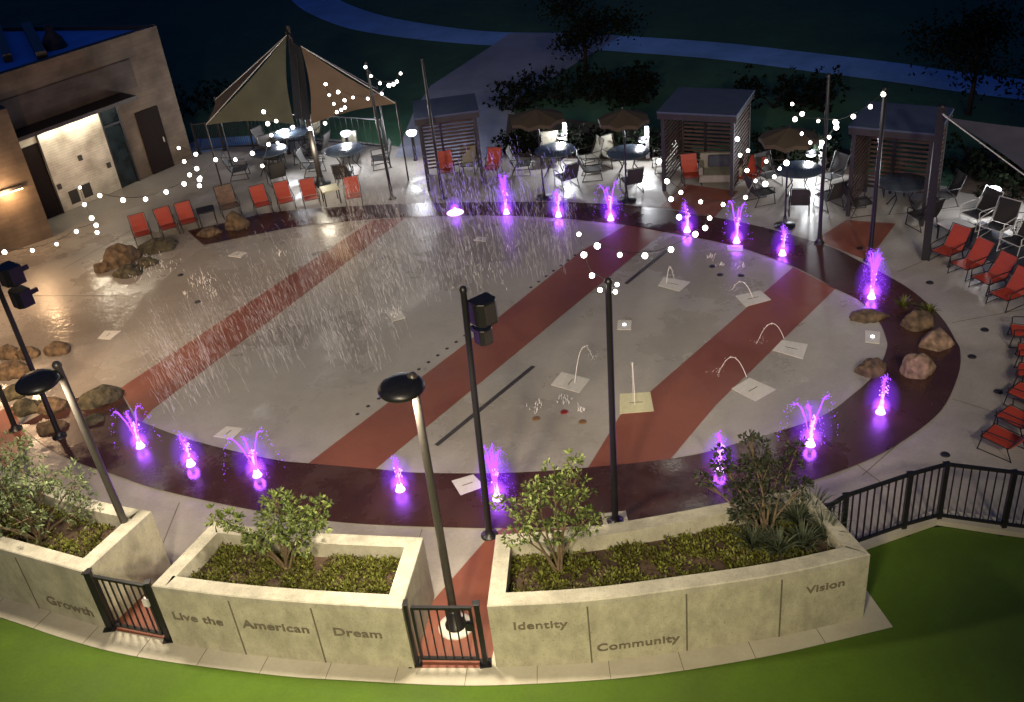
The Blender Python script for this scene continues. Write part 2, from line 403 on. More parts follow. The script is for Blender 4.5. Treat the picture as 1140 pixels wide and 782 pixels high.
# stripes beyond the ring
stripe('red_stripe', [(942, 246), (997, 250), (966, 291.5), (908, 268)], .0225)
stripe('red_stripe', [(762, 206), (822, 214), (795, 243), (735, 231)], .0225)
stripe('red_stripe', [(543, 600), (560, 589), (640, 590), (556, 700), (545, 745), (456, 745), (478, 675)], .0225)
stripe('red_stripe', [(165, 650), (240, 620), (240, 700), (190, 714), (122, 702)], .0225)
stripe('red_stripe', [(-20, 470), (12, 452), (34, 495), (0, 530), (-40, 520)], .0225)
# low kerb under the railing
kp = PG([(903, 642), (967, 612.5), (1043, 586), (1115, 597), (1200, 608)]); kq = PG([(900, 632), (960, 603), (1044, 573), (1118, 584), (1204, 595)])
MBk = MB()
for i in range(4):
    MBk.slab([kp[i], kp[i + 1], kq[i + 1], kq[i]], .02, .12)
o = MBk.build('kerb', M['kerb'], bevel=0); o['kind'] = 'structure'
# pale edging walk in front of the planters, with saw joints
ew = resample(edge, 60)
def off(P, d):
    out = []
    for i, p in enumerate(P):
        t = (P[min(i + 1, len(P) - 1)] - P[max(i - 1, 0)]).normalized(); out.append(p + Vector((-t.y, t.x, 0)) * d)
    return out
inn = off(ew, 1.3)
o = MB()
for i in range(59): o.add([(ew[i].x, ew[i].y, .018), (ew[i + 1].x, ew[i + 1].y, .018), (inn[i + 1].x, inn[i + 1].y, .018), (inn[i].x, inn[i].y, .018)], [(0, 1, 2, 3)])
o = o.build('footpath', M['kerb']); o['kind'] = 'structure'
jm = MB()
for i in range(2, 59, 3):
    a, b = ew[i], inn[i]; d = (b - a).normalized(); b = a + d * 1.25; jm.bar((a.x, a.y, .021), (b.x, b.y, .021), .007, .003)
for (a, b) in [((1003, 492), (960, 530)), ((950, 515), (990, 545)), ((1000, 303), (1140, 245)), ((1060, 360), (1140, 345)), ((985, 240), (1140, 228)), ((900, 180), (955, 243)), ((70, 300), (150, 255)), ((20, 330), (130, 330)), ((470, 590), (455, 640)), ((200, 560), (180, 610)), ((1060, 445), (1140, 470))]:
    a, b = G(*a), G(*b); jm.bar((a.x, a.y, .0145), (b.x, b.y, .0145), .014, .003)
o = jm.build('pavement_joints', M['joint']); o['kind'] = 'structure'
# distant paths
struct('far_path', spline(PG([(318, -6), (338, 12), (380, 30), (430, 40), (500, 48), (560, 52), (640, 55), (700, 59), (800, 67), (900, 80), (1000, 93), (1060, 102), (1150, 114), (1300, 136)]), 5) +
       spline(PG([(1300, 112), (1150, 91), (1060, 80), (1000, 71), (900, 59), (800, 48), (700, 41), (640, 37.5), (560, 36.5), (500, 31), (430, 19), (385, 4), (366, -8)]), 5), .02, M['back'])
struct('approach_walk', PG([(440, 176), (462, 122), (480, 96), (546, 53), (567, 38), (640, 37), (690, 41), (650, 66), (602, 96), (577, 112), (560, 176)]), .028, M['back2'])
struct('side_walk', PG([(224, 171), (218, 156), (282, 152), (300, 158)]), .03, M['back'])
for b_ in [[(560, 176), (740, 180), (742, 150), (640, 135), (566, 128)], [(845, 190), (955, 196), (945, 168), (846, 150)], [(1062, 214), (1145, 228), (1230, 250), (1230, 205), (1075, 165)]]:
    struct('planting_bed', PG(b_), .034, M['mulch'])
# slot drains, row of nozzles
def thin(name, a, b, w, label, group=None):
    a, b = G(*a), G(*b); o = MB().bar((a.x, a.y, .024), (b.x, b.y, .024), w, .012).build(name, M['drain']); tag(o, label, 'drain', group); return o
thin('slot_drain', (594, 409), (486, 497), .09, 'long narrow dark slot drain on the grey pad behind the pole carrying the black speaker', 'slot drains in the splash pad')
thin('slot_drain', (742, 280), (697, 317), .09, 'short narrow dark slot drain on the grey pad near the hanging string bulbs', 'slot drains in the splash pad')
a, b = G(398, 462), G(640, 285)
for i in range(26):
    p = a.lerp(b, i / 25); q = G(398, 462).lerp(b, i / 25)
    if 13 < i < 19: continue
    o = MB().lathe((p.x, p.y, .0165), [(0.0, .012), (.032, .012), (.04, .006), (.042, 0)], 10).build('ground_nozzle', M['hole'])
    tag(o, 'tiny dark round nozzle set in the row along the middle red stripe', 'nozzle', 'row of small nozzles beside the middle red stripe')
# ---------------------------------------------------------------- cover plates
plates = [
 ([(613.5, 429.6), (625.4, 415.3), (656.8, 423.7), (644.9, 438.6)], 'pale square cover plate on grey pad, its thin jet arcing right', 0),
 ([(690, 440), (724, 438), (728, 459), (690, 462)], 'cream square cover plate at the stepped edge of the right red stripe', 1),
 ([(814.5, 434), (834.5, 422), (863.6, 435), (841, 448)], 'pale square plate right of right red stripe, nearer of the two there', 0),
 ([(870.5, 380), (899.5, 384.6), (893.8, 401), (860, 391)], 'pale square plate right of right red stripe, farther of the two there', 0),
 ([(818.7, 330.7), (846.5, 324.8), (858.5, 335), (830, 342.7)], 'pale square plate notched into the left edge of the right red stripe', 0),
 ([(738.8, 309.8), (768.7, 315), (756.7, 325.4), (732.8, 319.4)], 'dull grey square plate near the short slot drain', 0),
 ([(503, 537), (527, 530), (540, 543), (513, 553)], 'pale square plate on the maroon ring beside the bushy purple fountain', 0),
 ([(238, 487), (252.6, 476), (270.5, 478), (259, 490)], 'pale square plate on the pad edge behind the front left purple fountains', 0),
 ([(109, 378), (117, 369.5), (135, 369.5), (123, 379)], 'bright small square plate on the wet tan pavement left of the stripes', 0),
 ([(254, 286), (263, 281), (275, 282), (268, 288)], 'small square plate near the mossy boulders by the red chairs', 0),
 ([(430, 349), (446, 346), (452, 355), (437, 359)], 'small square plate among the falling water of the big grey band', 0),
 ([(527, 268.5), (533, 264.6), (542, 265.6), (541, 270)], 'small square plate near the back edge of the pad, under the spray', 0),
 ([(809, 274), (827, 274.5), (827, 281), (810, 280)], 'small lit plate just in front of a double purple fountain at the back', 0),
 ([(688, 357.7), (703.4, 358), (702.5, 368.4), (687, 367.8)], 'small grey plate with a tiny light, right beside the tall thin central pole', 0),
 ([(963, 369), (980, 371), (979, 384), (963, 382)], 'small grey plate with a tiny light at the right edge of the pad', 0)]
for pts, lab, k in plates:
    P = PG(pts); c = sum(P, Vector()) / 4; z = .029 if 'ring' in lab else .0235
    r = empty('cover_plate', (c.x, c.y, 0), 0, lab, 'cover plate', 'square cover plates set in the splash pad')
    Q = [p - c for p in P]; a = MB().slab(Q, z - .02, z + .006)
    a.build('plate', M['tiley' if k else 'tile'], r)
    g = MB(); m0 = (Q[0] + Q[3]) / 2; m1 = (Q[1] + Q[2]) / 2; d = (m1 - m0) * .22; mm = (m0 + m1) / 2
    g.bar((mm.x - d.x, mm.y - d.y, z + .007), (mm.x + d.x, mm.y + d.y, z + .007), .018, .004); g.build('slot', M['joint'], r)
    if 'tiny light' in lab: MB().lathe((0, 0, z + .008), [(0, .02), (.03, .018), (.04, 0)], 10).build('light', M['lens'], r)
nz = [(793, 297.5, 'hole', 'dark spray nozzle on the grey pad, leftmost of the three near the back fountains'), (801.6, 306.8, 'hole', 'dark spray nozzle on the grey pad, nearest of the three near the back fountains'), (825, 307.7, 'hole', 'dark spray nozzle on the grey pad, rightmost of the three near the back fountains'),
      (597, 467, 'tanplate', 'brass coloured spray nozzle, leftmost of three in front of the square plate'), (628.4, 459.6, 'redplate', 'red spray nozzle between two brass coloured ones'), (648.5, 470.7, 'tanplate', 'brass coloured spray nozzle, rightmost of three in front of the square plate'),
      (230, 317, 'hole', 'dark spray nozzle on the left pad, farthest of the small group there'), (220, 337, 'hole', 'dark spray nozzle on the left pad, nearest of the small group there'), (201, 307, 'hole', 'dark spray nozzle on the left pad below the flat boulder'),
      (1035, 315.5, 'hole', 'small black floor drain left of the reclining red chairs'), (1096, 368, 'hole', 'small black floor drain beside the row of red chairs at mid height'), (1082, 398, 'hole', 'small black floor drain right of the pink boulders'), (1111, 437, 'hole', 'small black floor drain nearest the lowest red chairs'), (1052, 507, 'hole', 'small black floor drain behind the railing corner'), (957, 277.5, 'hole', 'tiny dark floor drain on the red stripe by the back string light pole')]
for x, y, mt, lab in nz:
    p = G(x, y); o = MB().lathe((0, 0, .0), [(0, .022), (.05, .022), (.07, .018), (.085, .0)], 16).build('floor_drain' if 'drain' in lab else 'spray_nozzle', M[mt]); o.location = (p.x, p.y, .012); tag(o, lab, 'floor drain' if 'drain' in lab else 'nozzle')
# ---------------------------------------------------------------- planters
PH = 1.25
def along(P, px_a):
    return G(px_a[0], px_a[1], PH)
def planter(name, label, front, back, joints, soil_drop=.28, th=.24):
    Fp = [G(x, y, PH) for x, y in front]; Bp = [G(x, y, PH) for x, y in back]
    for v in Fp + Bp: v.z = 0
    Fs = spline(Fp, 4) if len(Fp) > 2 else Fp; Bs = spline(Bp, 4) if len(Bp) > 2 else Bp
    P = Fs + list(reversed(Bs)); Q = inset(P, th)
    root = empty('planter', (P[0].x, P[0].y, 0), 0, label, 'planter', 'curved concrete planters along the turf edge'); o0 = Vector((P[0].x, P[0].y, 0))
    P = [p - o0 for p in P]; Q = [p - o0 for p in Q]; n = len(P)
    w = MB()
    cap = .10
    for i in range(n):
        j = (i + 1) % n
        w.add([(P[i].x, P[i].y, 0), (P[j].x, P[j].y, 0), (P[j].x, P[j].y, PH - cap), (P[i].x, P[i].y, PH - cap)], [(0, 1, 2, 3)])
    w.build('wall', M['conc'], root)
    c = MB()
    for i in range(n):
        j = (i + 1) % n; a, b = P[i], P[j]; u, v = Q[i], Q[j]; e = .015
        ia, ib = inset(P, e)[i], inset(P, e)[j]
        c.add([(a.x, a.y, PH - cap), (b.x, b.y, PH - cap), (b.x, b.y, PH - e), (a.x, a.y, PH - e), (ib.x, ib.y, PH), (ia.x, ia.y, PH), (v.x, v.y, PH), (u.x, u.y, PH), (v.x, v.y, PH - soil_drop - .05), (u.x, u.y, PH - soil_drop - .05)],
              [(0, 1, 2, 3), (3, 2, 4, 5), (5, 4, 6, 7), (7, 6, 8, 9)])
    c.build('rim', M['rim'], root)
    s = MB().poly([(q.x, q.y, PH - soil_drop) for q in Q]); s.build('soil', M['mulch'], root)
    # construction joints on the front
    for jp in joints:
        p = G(jp[0], jp[1], PH); p.z = 0; p -= o0
        k = min(range(len(Fs) - 1), key=lambda k: abs((P[k] + P[k + 1] - 2 * p).length)); t = (P[k + 1] - P[k]).normalized(); nn = Vector((t.y, -t.x, 0))
        pr = P[k] + t * (p - P[k]).dot(t)
        MB().box((pr.x + nn.x * .002, pr.y + nn.y * .002, (PH - .13) / 2 + .02), (.022, .008, PH - .13), math.atan2(t.y, t.x)).build('joint', M['joint'], root)
    return root, o0, P, Q, Fs
PA = planter('planter', 'left planter lettered Growth, cut off by the frame, holding the large olive shrub', [(-150, 570), (-70, 592), (0, 611), (93, 637)], [(-150, 450), (-40, 500), (40, 533), (105, 556), (168, 569)], [(13, 616)])
PB = planter('planter', 'middle planter lettered Live the American Dream with bushy bright shrub', [(168, 652), (252, 663), (344, 671), (447, 677)], [(238, 580), (300, 588), (358, 593), (471, 598)], [(252, 663), (344, 671)])
PC = planter('planter', 'long right planter lettered Identity Community Vision with upright shrub and grasses', [(542, 675), (653, 669), (764, 655), (871, 639), (969, 617)], [(552, 595), (640, 588), (730, 574), (819, 557), (899, 541)], [(653, 668), (764, 655), (871, 639)])
# engraved words
def word(txt, c_px, w_px, pl, size=None):
    root, o0, P, Q, Fs = pl
    # which front face does the sight line to the middle of the word hit
    best = None
    for k in range(len(Fs) - 1):
        a, b = Fs[k], Fs[k + 1]; t = (b - a); t.z = 0; L = t.length; t.normalize(); nn = Vector((t.y, -t.x, 0))
        d = ray(*c_px); O = Vector((0, 0, H)); s = (Vector((a.x, a.y, 0)) - O).dot(nn) / d.dot(nn); hp = O + d * s; u = (hp - a).dot(t)
        if -0.01 <= u <= L + .01: best = (hp, t, nn, a)
    hp, t, nn, a = best
    def wid(x):
        d = ray(x, c_px[1]); O = Vector((0, 0, H)); s = (Vector((a.x, a.y, 0)) - O).dot(nn) / d.dot(nn); return ((O + d * s) - a).dot(t)
    W = abs(wid(c_px[0] + w_px / 2) - wid(c_px[0] - w_px / 2))
    cu = bpy.data.curves.new('word', 'FONT'); cu.body = txt; cu.extrude = .006; cu.offset = .003; cu.space_character = 1.05; cu.align_x = 'CENTER'; cu.align_y = 'CENTER'; cu.size = .32
    tmp = bpy.data.objects.new('tmp', cu); col.objects.link(tmp); bpy.context.view_layer.update()
    me = bpy.data.meshes.new_from_object(tmp.evaluated_get(bpy.context.evaluated_depsgraph_get())); bpy.data.objects.remove(tmp)
    xs = [v.co.x for v in me.vertices]; sx = W / (max(xs) - min(xs)); sy = min(max(sx * .85, .6), .82)
    mt = Matrix((t, Vector((0, 0, 1)), nn)).transposed().to_4x4()
    me.transform(Matrix.Diagonal((sx, sy, 1, 1))); me.transform(mt)
    pos = hp - o0 + nn * .010
    for v in me.vertices: v.co += pos
    me.materials.append(M['letter']); o = bpy.data.objects.new('lettering', me); col.objects.link(o); o.parent = root; o['label'] = 'engraved word ' + txt
word('Growth', (78, 675), 44, PA); word('Live the', (220, 689), 52, PB); word('American', (307, 698), 72, PB); word('Dream', (398, 705), 52, PB)
word('Identity', (601, 696), 60, PC); word('Community', (710, 716), 92, PC); word('Vision', (919, 653), 42, PC)
# ground cover in each planter
def cover(pl, n, label, big=False):
    root, o0, P, Q, Fs = pl; mb = MB(); xs = [q.x for q in Q]; ys = [q.y for q in Q]; k = 0
    while k < n:
        x, y = random.uniform(min(xs), max(xs)), random.uniform(min(ys), max(ys))
        if not inpoly((x, y), Q): continue
        k += 1
        if noise.noise(Vector((x * 2.6, y * 2.6, 3))) < -.02 and random.random() < .85: continue
        r = random.uniform(.06, .15); c = Vector((x + o0.x, y + o0.y, PH - .28))
        for j in range(20):
            a = random.uniform(0, 6.28); e = random.uniform(.1, 1.2); d = Vector((math.cos(a) * math.cos(e), math.sin(a) * math.cos(e), math.sin(e)))
            mb.leaf(c + d * r * random.uniform(.4, 1), random.uniform(.04, .08), random.uniform(.02, .038), d)
    o = mb.build('ground_cover', M['cover']); tag(o, label, 'ground cover', None, 'stuff'); return o
cover(PA, 900, 'mossy yellow green ground cover around the large olive shrub')
cover(PB, 950, 'low yellow green ground cover around the bushy bright shrub')
cover(PC, 1250, 'low green ground cover clumps in the long right planter')
# ---------------------------------------------------------------- shrubs
def shrub(name, base, z0, height, width, blobs, n, lm, label, cat='shrub', leaf=(.08, .035), stems=7, lean=(0, 0)):
    root = empty(name, (base.x, base.y, z0), 0, label, cat)
    st = MB(); lf = MB()
    tips = []
    for (bx, by, bz, br) in blobs: tips.append((Vector((bx, by, bz)), br))
    for t, br in tips:
        mid = Vector((t.x * .35 + random.uniform(-.05, .05), t.y * .35, t.z * .45)); st.tube([(random.uniform(-.05, .05), random.uniform(-.05, .05), -.05), mid, t], [.024, .016, .006], 6)
        for j in range(5):
            q = t + Vector((random.gauss(0, 1), random.gauss(0, 1), random.gauss(0, .8))).normalized() * br * .85; st.tube([mid.lerp(t, random.uniform(.4, .9)), q], [.009, .003], 4)
    tot = sum(b[3] ** 2 for b in blobs)
    for t, br in tips:
        k = int(n * br * br / tot)
        # sprigs: small groups of leaves at twig ends so gaps show between them
        for j in range(k // 7):
            d = Vector((random.gauss(0, 1), random.gauss(0, 1), random.gauss(0, 1))).normalized(); c = t + d * br * random.uniform(.25, 1.08)
            for q in range(7):
                dd = (d + Vector((random.gauss(0, .8), random.gauss(0, .8), random.gauss(0, .8)))).normalized()
                lf.leaf(c + dd * leaf[0] * .7, leaf[0] * random.uniform(.7, 1.3), leaf[1] * random.uniform(.7, 1.2), dd)
    st.build('stem', M['stem'] if lm != 'leafN' else M['door'], root); lf.build('foliage', M[lm], root)
    return root
def rblobs(w, d, z0, z1, n, r0, r1):
    return [(random.uniform(-w, w), random.uniform(-d, d), random.uniform(z0, z1), random.uniform(r0, r1)) for _ in range(n)]
SZ = PH - .28
# big olive shrub, left planter (spreads beyond frame)
b = G(45, 600, SZ); shrub('olive_shrub', b, SZ, 2, 2, [(-.9, .3, .75, .42), (-.3, .1, 1.15, .42), (.25, .2, 1.0, .40), (.7, .35, .8, .34), (-.6, -.2, .6, .36), (.1, -.2, .65, .36), (.75, .1, .45, .28), (-1.2, .1, .5, .36), (-.1, .5, 1.4, .34), (-.75, .5, 1.35, .32), (.5, -.1, 1.25, .2)], 4000, 'leafA', 'wide silvery olive green shrub spilling over left planter by the lamp post', leaf=(.085, .03))
b = G(318, 633, SZ); shrub('bushy_shrub', b, SZ, 1.4, 1.4, [(0, .1, .85, .28), (.38, .1, .95, .24), (-.25, .0, .62, .22), (.6, .15, .75, .22), (.12, .2, 1.2, .2), (.3, -.05, .6, .24), (-.65, .2, .85, .20), (-.9, .3, .95, .13), (.75, .2, .95, .14), (-.42, .1, .5, .14)], 2200, 'leafB', 'bright green multi-stemmed shrub in the middle planter', leaf=(.085, .04))
b = G(622, 637, SZ); shrub('upright_shrub', b, SZ, 1.6, 1.2, [(0, .1, .8, .3), (-.35, .1, 1.1, .28), (.3, .15, 1.3, .30), (.05, .2, 1.5, .28), (.45, .1, .85, .26), (-.5, .05, .75, .2), (-.2, .1, 1.45, .2), (.35, .2, 1.75, .18), (-.65, .15, 1.25, .16)], 2100, 'leafB', 'tall upright green shrub at the left end of the long right planter', leaf=(.08, .035))
b = G(853, 600, SZ); shrub('dark_shrub', b, SZ, 1.6, 1.2, [(-.1, .2, .6, .3), (.25, .3, 1.0, .28), (-.35, .25, 1.0, .28), (-.05, .35, 1.3, .22), (-.6, .3, 1.3, .2), (.5, .35, 1.35, .13), (.55, .2, .75, .18), (-.4, .1, .55, .24), (-.85, .3, 1.0, .14), (-.2, .4, 1.6, .12)], 2500, 'leafD', 'dusky dark leaved shrub behind the strappy grasses in the right planter', leaf=(.085, .035))
def grass(base, z, n, L, label, group, lm='grassy', w=.018):
    mb = MB()
    for i in range(n):
        a = random.uniform(0, 6.28); l = L * random.uniform(.6, 1.1); s = random.uniform(.25, .8); d = Vector((math.cos(a), math.sin(a), 0)); sd = Vector((-d.y, d.x, 0))
        pts = []
        for k in range(5):
            t = k / 4; pts.append(d * l * s * t + Vector((0, 0, l * (t * 1.1 - t * t * s * 1.0))))
        vs = []
        for k, p in enumerate(pts):
            ww = w * (1 - k / 4.3); vs += [p - sd * ww, p + sd * ww]
        mb.add(vs, [(2 * k, 2 * k + 1, 2 * k + 3, 2 * k + 2) for k in range(4)])
    o = mb.build('ornamental_grass', M[lm]); o.location = (base.x, base.y, z); tag(o, label, 'grass clump', group)
gp = [((838, 612), 'strappy grass clump in the right planter, leftmost of those below the dark shrub'), ((866, 618), 'strappy grass clump directly in front of the dark shrub, near the front rim'), ((893, 612), 'strappy grass clump between dark shrub and the right end, near the front rim'), ((918, 602), 'strappy grass clump in the right front corner of the right planter'), ((850, 590), 'strappy grass clump at the left foot of the dark shrub'), ((888, 585), 'strappy grass clump at the right foot of the dark shrub'), ((905, 575), 'strappy grass clump nearest the back right corner of the right planter')]
for (x, y), lab in gp: grass(G(x, y, SZ), SZ, 90, .62, lab, 'strappy grasses in the right planter')
# ---------------------------------------------------------------- gates and railings
def rail_panel(parent, A, B, z0=.10, z1=1.12, sp_=.115):
    d = B - A; L = d.length; t = d.normalized(); n = max(2, int(L / sp_))
    r = MB(); r.bar(A + Vector((0, 0, z1)), B + Vector((0, 0, z1)), .05, .045); r.bar(A + Vector((0, 0, z0)), B + Vector((0, 0, z0)), .045, .04)
    for i in range(1, n): p = A.lerp(B, i / n); r.bar(p + Vector((0, 0, z0 + .02)), p + Vector((0, 0, z1 - .02)), .02, .02, up=t)
    return r
def postmb(p, h=1.2, w=.1):
    m_ = MB().box((p.x, p.y, h / 2), (w, w, h)); m_.box((p.x, p.y, h + .012), (w + .03, w + .03, .024)); m_.box((p.x, p.y, .01), (w + .1, w + .1, .02)); return m_
def gate(a, b, label):
    A, B = G(*a), G(*b); o0 = A.copy(); r = empty('gate', (A.x, A.y, .022), 0, label, 'gate', 'black metal gates between the planters')
    B = B - A; A = Vector((0, 0, 0)); d = B.normalized()
    postmb(A, 1.2, .1).build('post', M['metal'], r, .006); postmb(B, 1.2, .075).build('post', M['metal'], r, .006)
    g = rail_panel(r, A + d * .1, B - d * .08); g.bar(A + d * .11 + Vector((0, 0, .1)), A + d * .11 + Vector((0, 0, 1.12)), .04, .04, up=d); g.bar(B - d * .1 + Vector((0, 0, .1)), B - d * .1 + Vector((0, 0, 1.12)), .04, .04, up=d)
    g.build('gate_panel', M['metal'], r)
    MB().box((B.x - d.x * .14, B.y - d.y * .14 - .03, .8), (.09, .07, .14), math.atan2(d.y, d.x)).build('latch', M['whiteframe'] if 'left' in label else M['metal'], r)
gate((124, 700), (189, 713), 'black metal gate between the left and middle planters')
gate((463, 739), (541, 740), 'black metal gate between middle and right planters, lamp post behind it')
fr = empty('railing', G(1005, 592), 0, 'angled black metal railing with square posts right of the planters', 'railing')
fo = Vector(fr.location)
FPt = [G(x, y) - fo for x, y in [(917, 630), (936, 618), (1005, 594), (1044, 583), (1116, 593), (1190, 603), (1300, 618)]]
for q in FPt: q.z = .1
for i, q in enumerate(FPt):
    m_ = postmb(Vector((q.x, q.y, 0)), 1.2, .075); m_.build('post', M['metal'], fr, .006)
for i in range(len(FPt) - 1):
    rail_panel(fr, Vector((FPt[i].x, FPt[i].y, .08)), Vector((FPt[i + 1].x, FPt[i + 1].y, .08))).build('railing_panel', M['metal'], fr)
# ---------------------------------------------------------------- poles
def pole(name, b, t, label, r=.06, cat='pole', group='tall dark poles around the splash pad', lean=.85, mat='metal', base=True, sq=False, topoff=0):
    B = G(*b); T = pole_top(b, t, lean); T = T - B + Vector((0, 0, topoff)); root = empty(name, (B.x, B.y, .012), 0, label, cat, group)
    m_ = MB()
    if sq: m_.bar((0, 0, 0), T, r * 2)
    else: m_.tube([(0, 0, 0), T * .5, T], [r, r * .92, r * .85], 12)
    m_.build('shaft', M[mat], root)
    if base:
        MB().lathe((0, 0, 0), [(r * 2.6, 0), (r * 2.6, .02), (r * 2.3, .035), (r * 1.5, .06), (r * 1.2, .1), (r * 1.02, .13)], 16).build('base_cover', M['metal'], root)
    MB().lathe(T, [(r * 1.05, -.05), (r * 1.1, -.01), (r * .7, .03), (.0, .05)], 12).build('cap', M[mat], root)
    return root, B, T + B
def speaker(root, c, d, rz, label):
    r = empty('speaker', c, rz, label, 'speaker', 'black speaker boxes on the poles')
    w, dp, h = d
    m_ = MB(); pr = [(-w / 2, dp / 2), (-w / 2, -dp * .25), (-w * .28, -dp / 2), (w * .28, -dp / 2), (w / 2, -dp * .25), (w / 2, dp / 2)]
    m_.slab([Vector((x, y, 0)) for x, y in pr], -h / 2, h / 2); m_.build('cabinet', M['metal'], r, .012)
    MB().slab([Vector((x * .88, -dp / 2 - .004 if abs(x) < w * .3 else y, 0)) for x, y in pr[1:5]] , -h * .42, h * .42).build('grille', M['darksling'], r)
    MB().bar((0, dp / 2, 0), (0, dp / 2 + .2, 0), .05, .08).build('bracket', M['metal'], r)
    return r
r2, B2, T2 = pole('speaker_pole', (545, 597), (517.5, 322), 'dark pole carrying black speaker boxes, in front of the middle red stripe', .056)
speaker(r2, G(539, 346, 4.25), (.36, .32, .38), R(35), 'hexagonal black speaker box, upper one on the central pole')
speaker(r2, G(539, 373, 3.75), (.24, .22, .26), R(35), 'smaller black speaker box, lower one on the central pole')
r3, B3, T3 = pole('string_light_pole', (685, 581), (678.5, 313), 'dark pole topped by a few bulbs, standing by the long planter', .056)
MB().box((0, 0, .004), (.42, .42, .03)).build('footing', M['kerb'], r3)
r4, B4, T4 = pole('string_light_pole', (968, 291), (985.5, 99), 'dark pole with a bulb at its tip beside the right back purple fountain', .055)
for z in (2.6, 2.1, 1.6, 1.1): pass
r5, B5, T5 = pole('string_light_pole', (912, 271), (922.5, 84), 'thin dark pole standing left of the one with a bulb at its tip', .048)
r6, B6, T6 = pole('string_light_pole', (493, 222), (470, 66), 'thin dark pole in front of the left cabana', .045)
r7, B7, T7 = pole('string_light_pole', (437, 222), (406.5, 70), 'dark pole right of the peaked canopy with bulbs at its top', .045)
r8, B8, T8 = pole('sail_post', (1030, 289), (1048.5, 118), 'thick square dark post holding the corner of the shade sail on the right', .085, base=False, sq=True)
r1, B1, T1 = pole('speaker_pole', (67, 487), (-3, 318), 'dark pole at the left edge carrying two black boxes by the boulders', .056)
speaker(r1, G(11, 306, 3.7), (.42, .34, .36), R(-40), 'black speaker box, upper one on the pole at the left edge')
speaker(r1, G(23, 331, 3.3), (.36, .3, .34), R(-40), 'black speaker box, lower one on the pole at the left edge')
r9, B9, T9 = pole('dark_pole', (18, 479), (-42, 330), 'dark pole cut off by the left frame edge, behind the leftmost planter', .056)
def lamp_post(b, t, head, label, foot=False):
    root, B, T = pole('lamp_post', b, t, label, .064, 'lamp post', 'twin lamp posts along the planters', lean=1.0, base=not foot, mat='lamppaint')
    Tl = T - B; Hd = head - B; Hd.z = Tl.z - .1
    d = (Hd - Tl); d.z = 0; d.normalize()
    MB().tube([Tl + Vector((0, 0, -.22)), Tl + d * .18 + Vector((0, 0, -.13)), Hd + Vector((0, 0, .05))], [.06, .06, .05], 10).build('arm', M['metal'], root)
    hd = MB().lathe(Hd, [(.0, .10), (.12, .095), (.24, .07), (.30, .02), (.31, -.02), (.29, -.05)], 28); hd = hd.build('lamp_head', M['metal'], root)
    MB().lathe(Hd, [(.0, -.045), (.28, -.048), (.285, -.05)], 24).build('lens', M['warmlens'], hd)
    # the face of the shaft under the head catches its light: bare pole is dark metal all round
    if foot:
        MB().lathe((0, 0, 0), [(.0, .05), (.24, .05), (.27, .03), (.27, 0)], 24).build('footing', M['tile'], root)
        MB().lathe((0, 0, .05), [(.16, 0), (.16, .03), (.11, .05), (.1, .32), (.078, .34)], 16).build('base_cover', M['metal'], root)
    return Hd + B
LA = lamp_post((165, 643), (63, 406), G(44, 431, 4.1), 'lamp post with flat round head leaning over the left planter')
LB = lamp_post((508, 699), (459, 419), G(449, 443, 4.3), 'lamp post with flat round head rising behind the middle gate, on white footing', True)
# ---------------------------------------------------------------- string lights
def string(name, pts, label, sag=.0, ends=(None, None)):
    """pts: (x, y, height) surveyed bulbs in order"""
    P = [G(x, y, z) for x, y, z in pts]; o0 = P[0].copy()
    r = empty('string_light', o0, 0, label, 'string lights', 'festoon strings of bulbs'); w = MB()
    line = ([ends[0]] if ends[0] else []) + P + ([ends[1]] if ends[1] else [])
    line = [q - o0 + Vector((0, 0, .07)) for q in line]
    for a, b_ in zip(line, line[1:]):
        mid = (a + b_) / 2 - Vector((0, 0, min(.12, (b_ - a).length * .05))); w.tube([a, mid, b_], .006, 4, False)
    w.build('wire', M['wire'], r)
    me = None
    for q in P:
        q = q - o0
        if me is None: ob = MB().ball((0, 0, 0), .055, 10).build('bulb', M['bulb'], r); me = ob.data
        else: ob = bpy.data.objects.new('bulb', me); col.objects.link(ob); ob.parent = r
        ob.location = q; s_ = random.uniform(.6, 1.0); ob.scale = (s_, s_, s_)
    return P
def zz(pts, za, zb, zm):
    n = len(pts) - 1 or 1
    return [(x, y, za * (1 - i / n) + zb * i / n - (4 * (i / n) * (1 - i / n)) * ((za + zb) / 2 - zm)) for i, (x, y) in enumerate(pts)]
S = []
S.append(string('s', zz([(5, 281), (36, 279), (63, 272), (85, 258), (107, 251)], 3.6, 3.3, 3.3), 'string of bulbs rising from the left frame edge across the tan wall corner'))
S.append(string('s', zz([(108, 259), (102, 243), (94, 228), (89, 209)], 3.2, 3.6, 3.3), 'short steep string of bulbs in front of the white brick wall'))
S.append(string('s', zz([(111, 218), (137, 223), (162, 222), (185, 214), (205, 205), (222, 207)], 3.6, 3.2, 3.2), 'string of bulbs sagging below the glass door and brown door'))
S.append(string('s', zz([(223, 198), (211, 195), (219, 188), (205, 180), (218, 172), (199, 165)], 3.3, 3.7, 3.5), 'zigzag cluster of bulbs right of the brown door'))
S.append(string('s', zz([(222, 200), (240, 178), (262, 178), (281, 171), (299, 161)], 3.3, 3.5, 3.2), 'string of bulbs crossing below the peaked canopy from the building side'))
S.append(string('s', zz([(293.5, 124.6), (307.5, 135), (298, 138), (302, 150.7), (309, 147.5), (309, 159), (299, 161), (292, 185)], 3.7, 3.0, 3.4), 'jumbled string of bulbs hanging left of the canopy mast'))
